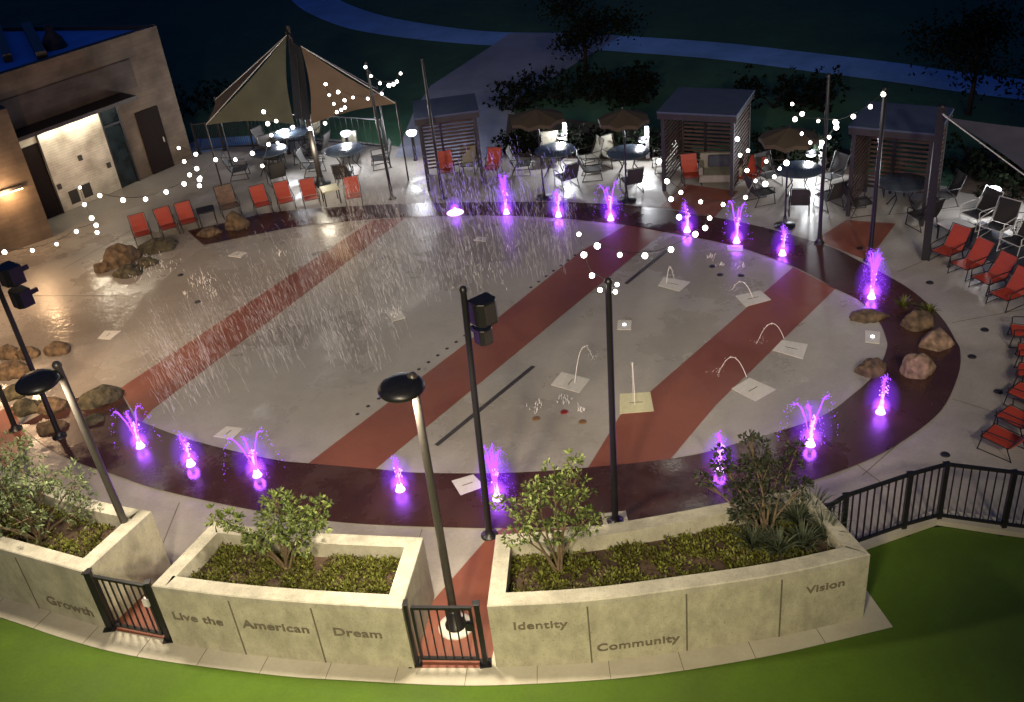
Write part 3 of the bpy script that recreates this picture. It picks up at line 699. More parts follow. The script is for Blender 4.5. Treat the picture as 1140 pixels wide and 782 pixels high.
S.append(string('s', zz([(318.5, 146), (326, 142), (345, 143.5), (362, 137.5), (375, 125), (380, 122.5), (384, 120), (383.6, 112), (371.7, 116), (366.5, 106), (362.5, 94)], 3.2, 3.7, 3.2), 'string of bulbs swinging up across the tan half of the canopy'))
S.append(string('s', zz([(376.5, 102.7), (393, 108.8), (409.4, 110), (425, 104.6), (433, 95.3)], 3.5, 3.7, 3.3), 'string of bulbs running from the tan canopy past the pole right of it'))
S.append(string('s', zz([(406.8, 75), (413, 85), (423, 93), (438, 94), (442, 91), (446, 82)], 4.0, 3.7, 3.4), 'short sagging string of bulbs from the top of the pole right of the canopy'))
S.append(string('s', zz([(668, 323), (685, 325), (687, 317), (659, 307), (650, 284), (644.5, 261)], 4.45, 3.4, 3.9), 'string of bulbs climbing away from the top of the pole by the long planter'))
S.append(string('s', zz([(665, 274), (690, 284), (718, 285), (747, 278), (774, 261), (785, 254), (790, 243), (756, 242)], 3.9, 3.6, 3.5), 'string of bulbs curving over the splash pad above the short slot drain'))
S.append(string('s', zz([(747, 222), (758, 214.5), (742.6, 202), (733.7, 180)], 3.2, 3.6, 3.4), 'string of bulbs in front of the left post of the middle cabana'))
S.append(string('s', zz([(780, 225), (805, 228), (830, 220), (841, 201.6), (852, 205), (862, 197), (868, 188), (875.6, 181.6)], 3.4, 3.6, 3.2), 'string of bulbs sagging from the middle cabana toward the blue sheen table'))
S.append(string('s', zz([(821, 155), (832.7, 168), (824, 173), (831.6, 190), (853, 180), (876, 181)], 3.6, 3.4, 3.3), 'string of bulbs hanging over the right post of the middle cabana'))
S.append(string('s', zz([(882, 116), (893, 127), (885, 133), (911, 135), (930, 136), (931, 142), (923, 153), (915, 159), (902, 159), (892.7, 149)], 3.8, 3.5, 3.5), 'looping string of bulbs left of the thin pole at the back right'))
S.append(string('s', zz([(983.5, 105), (969, 119), (950, 130), (932, 137)], 4.0, 3.6, 3.7), 'string of bulbs descending leftward from the tip of the pole at the back right'))
# ---------------------------------------------------------------- purple fountains
def arc(A, B, h, n=12):
    out = []
    for i in range(n + 1):
        t = i / n; q = A.lerp(B, t); out.append(q + Vector((0, 0, 4 * h * t * (1 - t)))) 
    return out
def fountain(px, style, label, h=.75, s=1.0, lit=60):
    h *= 1.15; s *= .82; B = G(*px); r = empty('fountain', (B.x, B.y, .03), 0, label, 'fountain', 'purple lit ground fountains around the ring')
    MB().lathe((0, 0, 0), [(.0, .16), (.045, .13), (.065, .06), (.08, .025), (.09, 0)], 20).build('light_fixture', M['core'], r)
    w = MB(); w2 = MB(); rnd = random.Random(px[0] * 7 + px[1])
    def jet(B_, hh, rad=.018, beads=True, frac=1.0, both=w):
        pts = arc(Vector((0, 0, .02)), B_, hh, 16); k = max(3, int(17 * frac))
        pts = pts[:k]
        pts = [q + Vector((rnd.uniform(-.008, .008), rnd.uniform(-.008, .008), rnd.uniform(-.01, .01))) if i else q for i, q in enumerate(pts)]
        rr = [rad * (1.5 - .9 * i / k) * rnd.uniform(.6, 1.25) for i in range(k)]
        both.tube(pts[:max(3, int(k * .62))], rr[:max(3, int(k * .62))], 6, True)
        for i in range(int(k * .4), k):
            for j in range(5):
                q = pts[i] + Vector((rnd.gauss(0, .03), rnd.gauss(0, .03), rnd.gauss(0, .05))); both.ball(q, rad * rnd.uniform(.2, .7), 5, (1, 1, 1.5))
    if style == 'disc': 
        MB().lathe((0, 0, 0), [(0, .07), (.12, .06), (.2, .03), (.24, 0)], 20).build('water', M['core'], r)
    else:
        if style in ('single', 'double', 'triple'):
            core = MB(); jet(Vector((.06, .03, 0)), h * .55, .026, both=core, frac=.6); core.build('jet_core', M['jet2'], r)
        if style == 'single':
            h *= .85
            for j in range(3): jet(Vector((rnd.uniform(-.14, .14), rnd.uniform(-.1, .1), 0)), h * rnd.uniform(.8, 1.05), .014)
        if style == 'double':
            jet(Vector((-.55 * s, .05, 0)), h, .013); jet(Vector((.55 * s, .05, 0)), h * .9, .013); jet(Vector((.1, .1, 0)), h * .8, .016)
        if style == 'triple':
            jet(Vector((-.75 * s, .0, 0)), h * .95, .012); jet(Vector((.62 * s, .1, 0)), h * 1.0, .012); jet(Vector((-.12, .1, 0)), h * .85, .018); jet(Vector((.2, -.1, 0)), h * .6, .012)
        if style == 'bushy':
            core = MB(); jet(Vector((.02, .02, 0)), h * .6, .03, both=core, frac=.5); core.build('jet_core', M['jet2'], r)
            for j in range(26):
                a = j * 2.4; rr_ = s * rnd.uniform(.16, .42); jet(Vector((math.cos(a) * rr_, math.sin(a) * rr_, 0)), h * rnd.uniform(.75, 1.05), .008)
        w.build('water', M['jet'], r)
    MB().ball((0, 0, .12), .2 * s + .06, 20, (1, 1, 1.2)).build('mist', M['halo2'], r)  # added glow balls for the halo round the fixture
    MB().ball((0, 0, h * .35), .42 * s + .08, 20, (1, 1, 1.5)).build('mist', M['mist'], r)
    light('POINT', 'fountain_light', (B.x, B.y, .22), lit, (.36, .07, 1), shadow_soft_size=.12).parent = None
    return r
fl = [((157, 499), 'triple', 'purple fountain with two drooping side arcs, leftmost of the front row', .8, .8), ((213, 519), 'single', 'purple fountain with single slanting jet, second from the left in the front row', .72, .8),
      ((287, 531), 'triple', 'purple fountain with wide arcs, just behind the middle planter shrub', .82, 1.0), ((446, 547), 'single', 'purple fountain with short straight jet left of the middle lamp post', .68, .8),
      ((554, 557), 'bushy', 'bushy purple fountain hidden partly behind the central speaker pole', .95, 1.0), ((801, 525), 'single', 'purple fountain with straight jet left of the dusky dark shrub', .78, .8),
      ((902, 497), 'triple', 'purple fountain with wide arcs right behind the dusky dark shrub', .85, 1.0), ((980, 461), 'single', 'purple fountain with straight jet below the pink boulders', .8, .8),
      ((970, 333), 'bushy', 'bushy purple fountain beside the back right string light pole', .95, 1.0), ((871, 285), 'single', 'purple fountain with short jet at the back, right of the double one', .78, .7),
      ((820, 271), 'double', 'purple fountain with two arcs at the back, in front of the middle cabana right side', .95, .75), ((765, 259), 'single', 'purple fountain with short jet in front of the middle cabana', .75, .7),
      ((680, 246), 'triple', 'purple fountain with left arc, in front of the right back table', .9, .75), ((622, 242), 'single', 'purple fountain with short jet in front of the left back table', .8, .8), ((564, 239), 'bushy', 'bushy purple fountain right of the left cabana', .95, .75), ((507, 238), 'disc', 'flat glowing violet floor light with no jet, in front of the left cabana', .3, .5)]
for px, st, lab, h, s in fl: fountain(px, st, lab, h, s, 22 if st != 'disc' else 10)
# ---------------------------------------------------------------- spray over the pad
def spray():
    regs = [([(380, 215), (640, 215), (640, 300), (560, 330), (470, 350), (380, 330)], 3400), ([(190, 470), (150, 440), (330, 290), (470, 230), (560, 260), (400, 370), (300, 430)], 2700), ([(170, 455), (185, 400), (250, 365), (262, 395), (215, 450)], 520), ([(300, 420), (290, 380), (420, 330), (470, 360), (420, 420)], 800)]
    a = MB(); b = MB()
    for pts, n in regs:
        k = 0; xs = [p[0] for p in pts]; ys = [p[1] for p in pts]
        while k < n:
            x, y = random.uniform(min(xs), max(xs)), random.uniform(min(ys), max(ys))
            if not inpoly((x, y), pts): continue
            k += 1
            if noise.noise(Vector((x / 28, y / 20, 0))) < -.15: continue
            if k % 2: continue
            # one jet breaking up on its way down: a short procession of drops along a steep parabola
            base = G(x, y); top = random.uniform(.5, 1.9); hx, hy = random.uniform(-.05, .22), random.uniform(.0, .25); m_n = random.randint(3, 7)
            for q_ in range(m_n):
                t = (q_ + random.uniform(-.2, .5)) / m_n; z = top * (1 - t * t) + .03
                if z < .06: continue
                q = Vector((base.x + hx * t, base.y + hy * t - .2, z)); L = random.uniform(.03, .09) + .16 * t; r = random.choice((.0012, .0018, .0024, .0034))
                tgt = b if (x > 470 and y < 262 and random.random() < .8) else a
                tgt.tube([q, q + Vector((hx * .06, hy * .06, -L * .5)), q + Vector((hx * .14, hy * .14, -L))], [r * .4, r, r * .4], 4, False)
                if random.random() < .25: tgt.ball(q + Vector((random.gauss(0, .03), random.gauss(0, .03), .05)), r * 1.2, 5)
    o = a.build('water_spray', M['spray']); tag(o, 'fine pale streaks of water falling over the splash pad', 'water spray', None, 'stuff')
    o = b.build('water_spray', M['spray2']); tag(o, 'violet lit streaks of water falling near the back of the ring', 'water spray', None, 'stuff')
    c = MB()
    for (x, y, rx, n) in [(178, 300, 26, 55), (232, 318, 12, 22), (238, 330, 8, 14), (209, 330, 6, 12), (597, 458, 10, 16), (628, 450, 9, 16), (648, 462, 9, 16), (792, 290, 7, 14), (802, 300, 6, 12), (825, 300, 6, 12), (440, 352, 12, 30), (225, 318, 20, 30), (317, 286, 8, 14), (150, 305, 18, 24), (533, 300, 60, 40)]:
        for i in range(n):
            p = G(x + random.gauss(0, rx * .45), y + random.gauss(0, rx * .28)); z = random.uniform(.0, .12); q = Vector((p.x, p.y, .03 + z))
            c.tube([q, q + Vector((random.uniform(-.03, .03), random.uniform(-.03, .03), random.uniform(.03, .1)))], [.007, .003], 4, False)
            if i % 3 == 0: c.ball(q, random.uniform(.006, .014), 5)
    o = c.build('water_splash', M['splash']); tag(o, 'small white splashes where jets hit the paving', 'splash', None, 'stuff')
spray()
def wjet(a, b, h, label):
    A, B_ = G(*a), G(*b); o = MB(); pts = arc(Vector((0, 0, 0)), B_ - A, h, 16); o.tube(pts, [.008 * (1 - .03 * i) for i in range(len(pts))], 5)
    for i, q in enumerate(pts[6:]): o.ball(q + Vector((random.gauss(0, .02), 0, random.gauss(0, .02))), .01, 5)
    for i in range(14): q = B_ - A + Vector((random.gauss(0, .09), random.gauss(0, .09), random.uniform(0, .06))); o.ball(q, .007, 5)
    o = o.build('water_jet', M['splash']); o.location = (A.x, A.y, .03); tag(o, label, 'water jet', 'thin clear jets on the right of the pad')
wjet((873, 379), (843, 383), .42, 'thin clear arc of water leaping left onto the red stripe from the farther square plate')
wjet((831, 421), (800, 417), .42, 'thin clear arc of water leaping left onto the red stripe from the nearer square plate')
wjet((640, 428), (660, 400), .55, 'thin clear arc of water rising from the square plate left of the cream one')
wjet((707, 452), (705, 449), .95, 'thin upright thread of water standing on the cream square plate')
wjet((742, 316), (750, 311), .35, 'tiny clear arc of water on the dull grey plate by the short drain')
wjet((838, 333), (815, 324), .3, 'tiny clear arc of water on the plate notched into the red stripe edge')
# ---------------------------------------------------------------- boulders
def rock(px, wpx, hpx, label, mt='rock', flat=.6, seed=0, rz=None, z=.01):
    c = G(px[0], px[1] + hpx * .3); sc_ = (G(px[0] + wpx / 2, px[1]) - G(px[0] - wpx / 2, px[1])).length / 2
    bm = bmesh.new(); bmesh.ops.create_icosphere(bm, subdivisions=4, radius=1)
    hm = hpx / wpx
    for v in bm.verts:
        n0 = v.co.normalized(); q = n0 * 1.1 + Vector((seed * 3.1, seed, 0))
        f = 1 + .38 * noise.noise(q * .9) + .22 * noise.noise(q * 2.3) + .10 * noise.noise(q * 6) + .04 * noise.noise(q * 14)
        v.co = n0 * f
        # chiselled facets
        for k in range(5):
            a = seed * 1.7 + k * 1.3; pn = Vector((math.cos(a), math.sin(a), .35 + .3 * math.sin(a * 3))).normalized(); d = v.co.dot(pn) - .80
            if d > 0: v.co -= pn * d * .75
        v.co = Vector((v.co.x * sc_, v.co.y * sc_ * .72, max(-.25, v.co.z) * sc_ * flat))
    me = bpy.data.meshes.new('boulder'); bm.to_mesh(me); bm.free(); me.polygons.foreach_set('use_smooth', [True] * len(me.polygons)); me.materials.append(M[mt])
    o = bpy.data.objects.new('boulder', me); col.objects.link(o); o.location = (c.x, c.y, z + sc_ * flat * .18); o.rotation_euler = (0, 0, rz if rz is not None else seed * .9); tag(o, label, 'boulder', 'boulders around the ring')
rk = [((136, 285), 38, 24, 'large dark brown boulder, biggest of the cluster left of the red chairs', 'rock', .8, .4), ((115, 297), 20, 14, 'small boulder at the left side of the big dark brown one', 'rock', .7, 0), ((143, 302), 30, 12, 'low mossy boulder directly in front of the big dark brown one', 'rock2', .5, 0), ((164, 291), 24, 12, 'small dark boulder right of the big dark brown one', 'rock2', .5, 0), ((177, 272), 42, 11, 'long flat boulder in front of the three red chairs on the left', 'rock2', .3, .15),
      ((234, 258), 26, 11, 'rounded tan boulder on the back left end of the ring', 'rock', .5, 0), ((264, 247), 26, 22, 'upright yellowish boulder in front of the brown chair', 'rock', 1.05, 0),
      ((12, 392), 26, 16, 'boulder at the left frame edge behind the dark pole', 'rock', .7, 0), ((32, 392), 24, 18, 'rounded boulder touching the dark pole at the left', 'rock', .8, 0), ((17, 411), 34, 20, 'smooth brown boulder at left edge, nearest of three behind the lamp head', 'rock', .7, 0), ((65, 388), 28, 14, 'compact boulder alone on the wet tan pavement', 'rock', .6, 0),
      ((112, 440), 50, 20, 'long mossy boulder touching the left red stripe', 'rock2', .45, .25), ((18, 436), 30, 16, 'grey mossy boulder at the left edge under the lamp head', 'rock2', .6, 0), ((32, 452), 34, 18, 'mossy boulder directly under the left lamp head', 'rock2', .6, 0), ((60, 450), 34, 20, 'tan boulder between the lamp shaft and the left dark pole', 'rock', .6, 0), ((58, 474), 34, 12, 'low brown boulder on the end of the maroon ring', 'rock', .35, 0), ((104, 466), 26, 12, 'low dark boulder on the ring right of the lamp shaft', 'rock2', .4, 0),
      ((965, 350), 44, 13, 'flat brown boulder just in front of the bushy fountain on the right', 'rock', .35, -.15), ((1022, 356), 40, 24, 'leafy tan boulder, farthest of those on the right of the ring', 'rock', .75, 0), ((1042, 377), 38, 28, 'round pinkish boulder near the outer edge of the ring on the right', 'rock3', .85, 0), ((1021, 405), 42, 34, 'large cracked pink boulder in the middle of the ring on the right', 'rock3', .95, 0), ((970, 407), 38, 26, 'blocky brown boulder on the inner edge of the ring on the right', 'rock', .75, 0)]
for i, (px, w, h, lab, mt, fl_, rz) in enumerate(rk): rock(px, w, h, lab, mt, fl_, i + 1, rz)
for (x, y, lab) in [(1033, 352, 'low yellow green plant sprouting behind the leafy tan boulder'), (1005, 345, 'low sparse plant left of the leafy tan boulder')]:
    grass(G(x, y), .02, 70, .4, lab, None, 'cover', .03)
# ---------------------------------------------------------------- chairs and tables
def chair_proto(name, label, mat, wide=.62, depth=.58, recline=.28, arm='metal', frame='metal'):
    r = empty(name, (0, 0, 0), 0, label, 'chair')
    w = wide / 2; d = depth / 2
    st = MB(); n = 6
    seat = [(-d, .40), (-d * .3, .385), (d * .4, .36), (d, .35)]
    for (y0, z0), (y1, z1) in zip(seat, seat[1:]):
        st.add([(-w + .03, y0, z0), (w - .03, y0, z0), (w - .03, y1, z1), (-w + .03, y1, z1), (-w + .03, y0, z0 - .02), (w - .03, y0, z0 - .02), (w - .03, y1, z1 - .02), (-w + .03, y1, z1 - .02)], [(0, 1, 2, 3), (7, 6, 5, 4), (0, 4, 5, 1), (2, 6, 7, 3), (1, 5, 6, 2), (3, 7, 4, 0)])
    st.build('seat', mat, r)
    bk = MB(); y0, z0 = d + .01, .36; y1, z1 = d + recline, 1.0
    vs = []
    for t in (0, .33, .66, 1):
        y = y0 + (y1 - y0) * t + .03 * math.sin(t * math.pi); z = z0 + (z1 - z0) * t
        vs += [(-w + .03, y, z), (w - .03, y, z), (-w + .03, y + .02, z - .01), (w - .03, y + .02, z - .01)]
    fs = []
    for i in range(3):
        a = i * 4; b_ = a + 4; fs += [(a, a + 1, b_ + 1, b_), (a + 2, b_ + 2, b_ + 3, a + 3), (a, b_, b_ + 2, a + 2), (a + 1, a + 3, b_ + 3, b_ + 1)]
    fs += [(12, 13, 15, 14)]
    bk.add(vs, fs); bk.build('backrest', mat, r)
    fm = MB()
    for s in (-1, 1):
        fm.tube([(s * w, -d - .01, .41), (s * w, d, .36), (s * w, d + recline, 1.02)], .014, 6)
    fm.tube([(-w, d + recline, 1.02), (w, d + recline, 1.02)], .014, 6); fm.tube([(-w, -d, .40), (w, -d, .40)], .014, 6)
    fm.build('frame', M[frame], r)
    for s in (-1, 1):
        MB().tube([(s * (w + .02), -d + .05, .41), (s * (w + .02), -d + .03, .60), (s * (w + .02), -d + .1, .63), (s * (w + .02), d + recline * .45, .64)], .016, 6).build('armrest', M[arm], r)
        MB().tube([(s * w, -d + .04, .41), (s * w, -d - .02, 0)], .014, 6).build('leg', M[arm], r)
        MB().tube([(s * w, d - .03, .37), (s * w, d + .12, 0)], .014, 6).build('leg', M[arm], r)
        MB().tube([(s * w, -d - .01, .02), (s * w, d + .11, .02)], .012, 6).build('sled_runner', M[arm], r)
    return r
redc = chair_proto('lounge_chair', 'x', M['red'], .64, .64, .36); darkc = chair_proto('patio_chair', 'x', M['darksling'], .58, .54, .24, 'metal', 'metal'); palec = chair_proto('patio_chair', 'x', M['darksling'], .60, .56, .24, 'whiteframe', 'whiteframe')
litc = chair_proto('patio_chair', 'x', M['cushion'], .58, .54, .24, 'bronze', 'bronze'); brownc = chair_proto('lounge_chair', 'x', slat_wood('brown_slats', (.12, .07, .045)), .66, .66, .36)
used = set()
def chair(proto, px, face, label, group, scale=1.0):
    """face: ground point the sitter looks at"""
    o = proto if proto.name not in used else copy_tree(proto)
    used.add(proto.name)
    p = G(*px); o.location = (p.x, p.y, .012); d = face - p; o.rotation_euler = (0, 0, math.atan2(d.x, -d.y) + random.uniform(-.12, .12)); o.scale = (scale * .8, scale * .8, scale * .72)
    o['label'] = label; o['category'] = 'chair'; o['group'] = group
    return o
CEN = G(560, 380)
for px, lab in [((161, 269), 'red sling chair nearest the big dark brown boulder, leftmost of three'), ((190, 261), 'red sling chair in the middle of the three left of the small black table'), ((212, 255), 'red sling chair right next to the small black table on the left'), ((294, 236), 'red sling chair leftmost of the four along the back of the ring'), ((320, 232), 'red sling chair second of the four along the back of the ring'), ((348, 229), 'red sling chair left of the warmly lit side table'), ((395, 227), 'red sling chair right of the warmly lit side table')]:
    chair(redc, px, G(px[0] + 45, px[1] + 110), lab, 'red sling chairs facing the splash pad', .9)
chair(brownc, (258, 239), G(290, 340), 'brown slatted chair behind the upright yellowish boulder', 'brown chairs')
for px, fp, lab in [((1052, 291), (1026, 303), 'red sling chair nearest the thick sail post, first in the right row'), ((1074, 306), (1048, 318), 'red sling chair second in the right row from the thick sail post'), ((1098, 322), (1070, 334), 'red sling chair third in the right row from the thick sail post'), ((1118, 340), (1092, 353), 'red sling chair fourth in the right row, above the dark gap'), ((1138, 382), (1105, 380), 'red sling chair at right frame edge, highest of the lower group'), ((1146, 405), (1110, 400), 'red sling chair cut by right frame edge, second of the lower group'), ((1146, 428), (1110, 420), 'red sling chair cut by right frame edge, third of the lower group'), ((1140, 451), (1105, 440), 'red sling chair at the right frame edge, fourth of the lower group'),
                    ((1128, 478), (1094, 464), 'red sling chair second nearest the black railing'), ((1112, 500), (1076, 486), 'red sling chair nearest the black railing, at the bottom of the right row')]:
    chair(redc, px, G(*fp), lab, 'red sling chairs facing the splash pad', .96)
def round_table(px, label, r=.6, top='tabletop'):
    p = G(*px); t = empty('round_table', (p.x, p.y, .012), 0, label, 'table', 'round patio tables')
    MB().lathe((0, 0, 0), [(0, .72), (r, .72), (r + .015, .735), (r, .75), (0, .75)], 28).build('tabletop', M[top], t)
    for k in range(4):
        a = k * math.pi / 2 + .5; MB().tube([(math.cos(a) * r * .6, math.sin(a) * r * .6, .72), (math.cos(a) * r * .35, math.sin(a) * r * .35, .35), (math.cos(a) * r * .75, math.sin(a) * r * .75, 0)], .016, 6).build('leg', M['metal'], t)
    return p
def dining(px, nm, angs, where, mats):
    c = round_table(px, 'round patio table ' + nm)
    for a, wd, pr in zip(angs, where, mats):
        p = c + Vector((math.cos(R(a)), math.sin(R(a)), 0)) * 1.02
        o = pr if pr.name not in used else copy_tree(pr)
        used.add(pr.name); o.location = (p.x, p.y, .012); d = c - p; o.rotation_euler = (0, 0, math.atan2(d.x, -d.y)); o.scale = (.86, .86, .8); o.rotation_euler.z += random.uniform(-.25, .25); o['label'] = wd; o['category'] = 'chair'; o['group'] = 'dark patio chairs around the tables'
dining((620, 194), 'between the left and middle cabanas, left one of two', (160, 95, 15, 280), ['dark patio chair at the left side of the left back table', 'cream patio chair behind the left back table', 'cream patio chair at the right side of the left back table', 'dark patio chair in front of the left back table'], (darkc, litc, litc, darkc))
dining((700, 197), 'between the left and middle cabanas, right one of two', (170, 105, 10, 265), ['dark patio chair at the left side of the right back table', 'cream patio chair behind the right back table', 'cream patio chair at the right side of the right back table', 'dark patio chair in front of the right back table'], (darkc, litc, litc, darkc))
dining((888, 218), 'with blue sheen between the middle and right cabanas', (190, 120, 20, 255, 300), ['dark patio chair left of the blue sheen table', 'dark patio chair behind the blue sheen table', 'dark patio chair right of the blue sheen table', 'dark patio chair front left of the blue sheen table', 'dark patio chair front right of the blue sheen table'], (darkc,) * 5)
dining((1003, 234), 'in the shadow of the right cabana', (175, 80, 0, 275), ['dark patio chair left of the table in the right cabana', 'dark patio chair behind the table in the right cabana', 'dark patio chair right of the table in the right cabana', 'dark patio chair in front of the table in the right cabana'], (darkc,) * 4)
dining((305, 193), 'under the green half of the canopy, left of the mast', (185, 100, 20, 285), ['dark patio chair left of the table under the green cloth', 'dark patio chair behind the table under the green cloth', 'dark patio chair right of the table under the green cloth', 'dark patio chair in front of the table under the green cloth'], (darkc,) * 4)
dining((388, 192), 'under the tan half of the canopy, right of the mast', (175, 90, 5, 270), ['dark patio chair left of the table under the tan cloth', 'cream patio chair behind the table under the tan cloth', 'dark patio chair right of the table under the tan cloth', 'dark patio chair in front of the table under the tan cloth'], (darkc, litc, darkc, darkc))
dining((328, 172), 'farthest back beneath the canopy', (150, 60, 330, 240), ['dark patio chair left of the farthest canopy table', 'cream patio chair behind the farthest canopy table', 'dark patio chair right of the farthest canopy table', 'dark patio chair in front of the farthest canopy table'], (darkc, litc, darkc, darkc))
for px, fp, lab in [((1085, 252), (1055, 262), 'patio chair with pale frame, left of the three on the charcoal rug'), ((1107, 266), (1080, 280), 'patio chair with pale frame, middle of the three on the charcoal rug'), ((1130, 282), (1100, 296), 'patio chair with pale frame, right of the three on the charcoal rug')]:
    chair(palec, px, G(*fp), lab, 'pale framed patio chairs at the right', 1.15)
chair(litc, (1138, 262), G(1100, 262), 'cream patio chair at the right frame edge behind the pale framed ones', 'pale framed patio chairs at the right')
o = MB().slab(PG([(1052, 262), (1094, 247), (1190, 300), (1165, 330)]), .014, .022).build('rug', M['rug']); tag(o, 'charcoal outdoor rug under the pale framed chairs on the right', 'rug')
def side_table(px, label, mt='metal', w=.5, h=.45):
    p = G(*px); r = empty('side_table', (p.x, p.y, .012), .3, label, 'side table', 'small square side tables')
    MB().box((0, 0, h), (w, w, .03)).build('tabletop', M[mt], r, .005)
    for x in (-1, 1):
        for y in (-1, 1): MB().bar((x * w * .44, y * w * .44, 0), (x * w * .44, y * w * .44, h - .015), .03).build('leg', M['metal'], r)
side_table((233, 250), 'small black side table left of the brown slatted chair')
side_table((370, 226), 'small side table with warm amber top between two red chairs', 'tiley')
side_table((1062, 268), 'low pale table in front of the pale framed chairs', 'whiteframe', .6, .4)
for px, fp, lab in [((498, 199), (510, 240), 'red chair inside the left cabana, left one'), ((548, 196), (530, 230), 'red chair beside the right post of the left cabana'), ((770, 205), (790, 240), 'red chair inside the middle cabana at its slatted side'), ((832, 207), (800, 230), 'red chair beside the right post of the middle cabana')]:
    chair(redc, px, G(*fp), lab, 'red chairs in the cabanas', .95)
chair(litc, (522, 193), G(515, 230), 'cream chair at the back of the left cabana', 'cream cabana chairs')
def sofa(px, fp, label):
    p = G(*px); d = G(*fp) - p; r = empty('sofa', (p.x, p.y, .012), math.atan2(d.x, -d.y), label, 'sofa')
    MB().box((0, 0, .2), (1.15, .7, .22)).build('base', M['cushion'], r, .03); MB().box((0, .32, .48), (1.15, .14, .5)).build('backrest', M['cushion'], r, .03)
    for s in (-1, 1): MB().box((s * .53, -.02, .42), (.12, .62, .22)).build('armrest', M['cushion'], r, .03)
    MB().box((0, .2, .52), (.7, .12, .34), mat=Matrix.Rotation(-.2, 3, 'X')).build('cushion', M['rug'], r, .04)
sofa((802, 202), (800, 240), 'pale sofa with dark cushion inside the middle cabana')
# ---------------------------------------------------------------- cabanas
def cabana(FL, FRp, BR, label, h=2.2):
    A, B = G(*FL), G(*FRp); C = G(*BR); u = (B - A).normalized(); v = Vector((-u.y, u.x, 0)); W = (B - A).length; D = (C - B).dot(v)
    r = empty('cabana', (A.x, A.y, .012), math.atan2(u.y, u.x), label, 'cabana', 'slatted cabanas along the back of the patio')
    for x, y in ((0, 0), (W, 0), (W, D), (0, D)): MB().box((x, y, h / 2), (.09, .09, h)).build('post', M['post'], r, .005)
    rf = MB().box((W / 2, D / 2, h + .09), (W + .25, D + .25, .05)); 
    nseam = 7
    for i in range(0): rf.box((-.12 + (W + .25) * i / nseam, D / 2, h + .125), (.025, D + .24, .022))
    rf.build('roof', M['cabroof'], r)
    bm_ = MB(); bm_.box((W / 2, -.061, h - .02), (W + .24, .07, .17)).box((W / 2, D + .061, h - .02), (W + .24, .07, .17)).box((-.061, D / 2, h - .02), (.07, D - .05, .17)).box((W + .061, D / 2, h - .02), (.07, D - .05, .17)); bm_.build('beam', M['post'], r)
    n = 17; gap = (h - .25) / n
    for nm, ax in (('side_slats', 0), ('side_slats', W), ('back_slats', None)):
        m_ = MB()
        for i in range(n):
            z = .12 + gap * (i + .5)
            if ax is None: m_.box((W / 2, D, z), (W - .1, .025, gap * .5))
            else: m_.box((ax, D / 2, z), (.025, D - .1, gap * .5))
        m_.build(nm, M['wood'], r)
    MB().box((W * .36, D - .03, h / 2), (.07, .06, h - .1)).build('mullion', M['metal'], r)
    return A, B, r
cabana((478, 213), (538, 205), (567, 182), 'slatted cabana left of the back tables, behind the thin pole', 2.15)
cabana((739.5, 213), (814.5, 219), (844, 191.6), 'slatted cabana in the middle with pale sofa inside')
cabana((943.8, 241), (1026, 252), (1061.4, 226), 'slatted cabana on the right behind the thick sail post', 2.3)
# ---------------------------------------------------------------- peaked canopy, sails, umbrellas
def tri_sail(A, B, C, sag, n=14):
    mb = MB(); idx = {}; vs = []
    for i in range(n + 1):
        for j in range(n + 1 - i):
            u, v = i / n, j / n; w_ = 1 - u - v
            p = A * w_ + B * u + C * v; s = 27 * u * v * w_
            # concave edges: pull points toward the middle
            cen = (A + B + C) / 3; e = 4 * max(u * v, v * w_, u * w_) * (1 - min(1, 3 * min(u, v, w_)))
            p = p.lerp(cen, .13 * e); p.z -= sag * s * .25
            idx[i, j] = len(vs); vs.append(p)
    fs = []
    for i in range(n):
        for j in range(n - i):
            fs.append((idx[i, j], idx[i + 1, j], idx[i, j + 1]))
            if j < n - i - 1: fs.append((idx[i + 1, j], idx[i + 1, j + 1], idx[i, j + 1]))
    mb.add(vs, fs, True); return mb
mastB = G(358, 206); mt_ = G(321, 33, 4.75)
cn = empty('peaked_canopy', (mastB.x, mastB.y, .012), 0, 'large peaked fabric canopy, green left half and tan right half on a mast', 'canopy'); L0 = Vector((mastB.x, mastB.y, 0))
apexL = G(319, 40, 4.6) - L0; apexR = G(335, 52, 4.45) - L0
cl = G(229, 140, 2.3) - L0; cl2 = G(239.5, 112, 2.35) - L0; bot = G(328, 139, 2.35) - L0; cr = G(441, 116, 2.4) - L0; cr2 = G(420, 100, 2.5) - L0; botr = G(346, 139, 2.3) - L0
tri_sail(apexL, cl, bot, .25).build('green_panel', M['tan'], cn)
tri_sail(apexL, cl2, cl, .1).build('rear_green_panel', M['tan2'], cn)
tri_sail(apexR, botr, cr, .25).build('tan_panel', M['tan2'], cn)
tri_sail(apexR, cr, cr2, .1).build('rear_tan_panel', M['tan2'], cn)
MB().tube([(0, 0, 0), (mt_ - L0) * .5 + Vector((0, 0, .02)), mt_ - L0 + Vector((0, 0, .1))], [.09, .085, .07], 12).build('mast', M['bronze'], cn)
MB().tube([apexL, apexL + Vector((0, 0, .15)), apexR], .02, 6).build('spreader', M['bronze'], cn)
MB().lathe((0, 0, 0), [(.3, 0), (.3, .04), (.14, .08), (.1, .3)], 16).build('base_cover', M['metal'], cn)
for q in (cl, cr, cl2, cr2):
    g = Vector((q.x, q.y, 0)); MB().tube([g, g + Vector((0, 0, q.z + .1))], .024, 8).build('corner_post', M['wire'], cn)
MB().tube([(apexL + apexR) / 2 + Vector((0, 0, -.4)), (bot + botr) / 2], .015, 6).build('cable', M['wire'], cn)
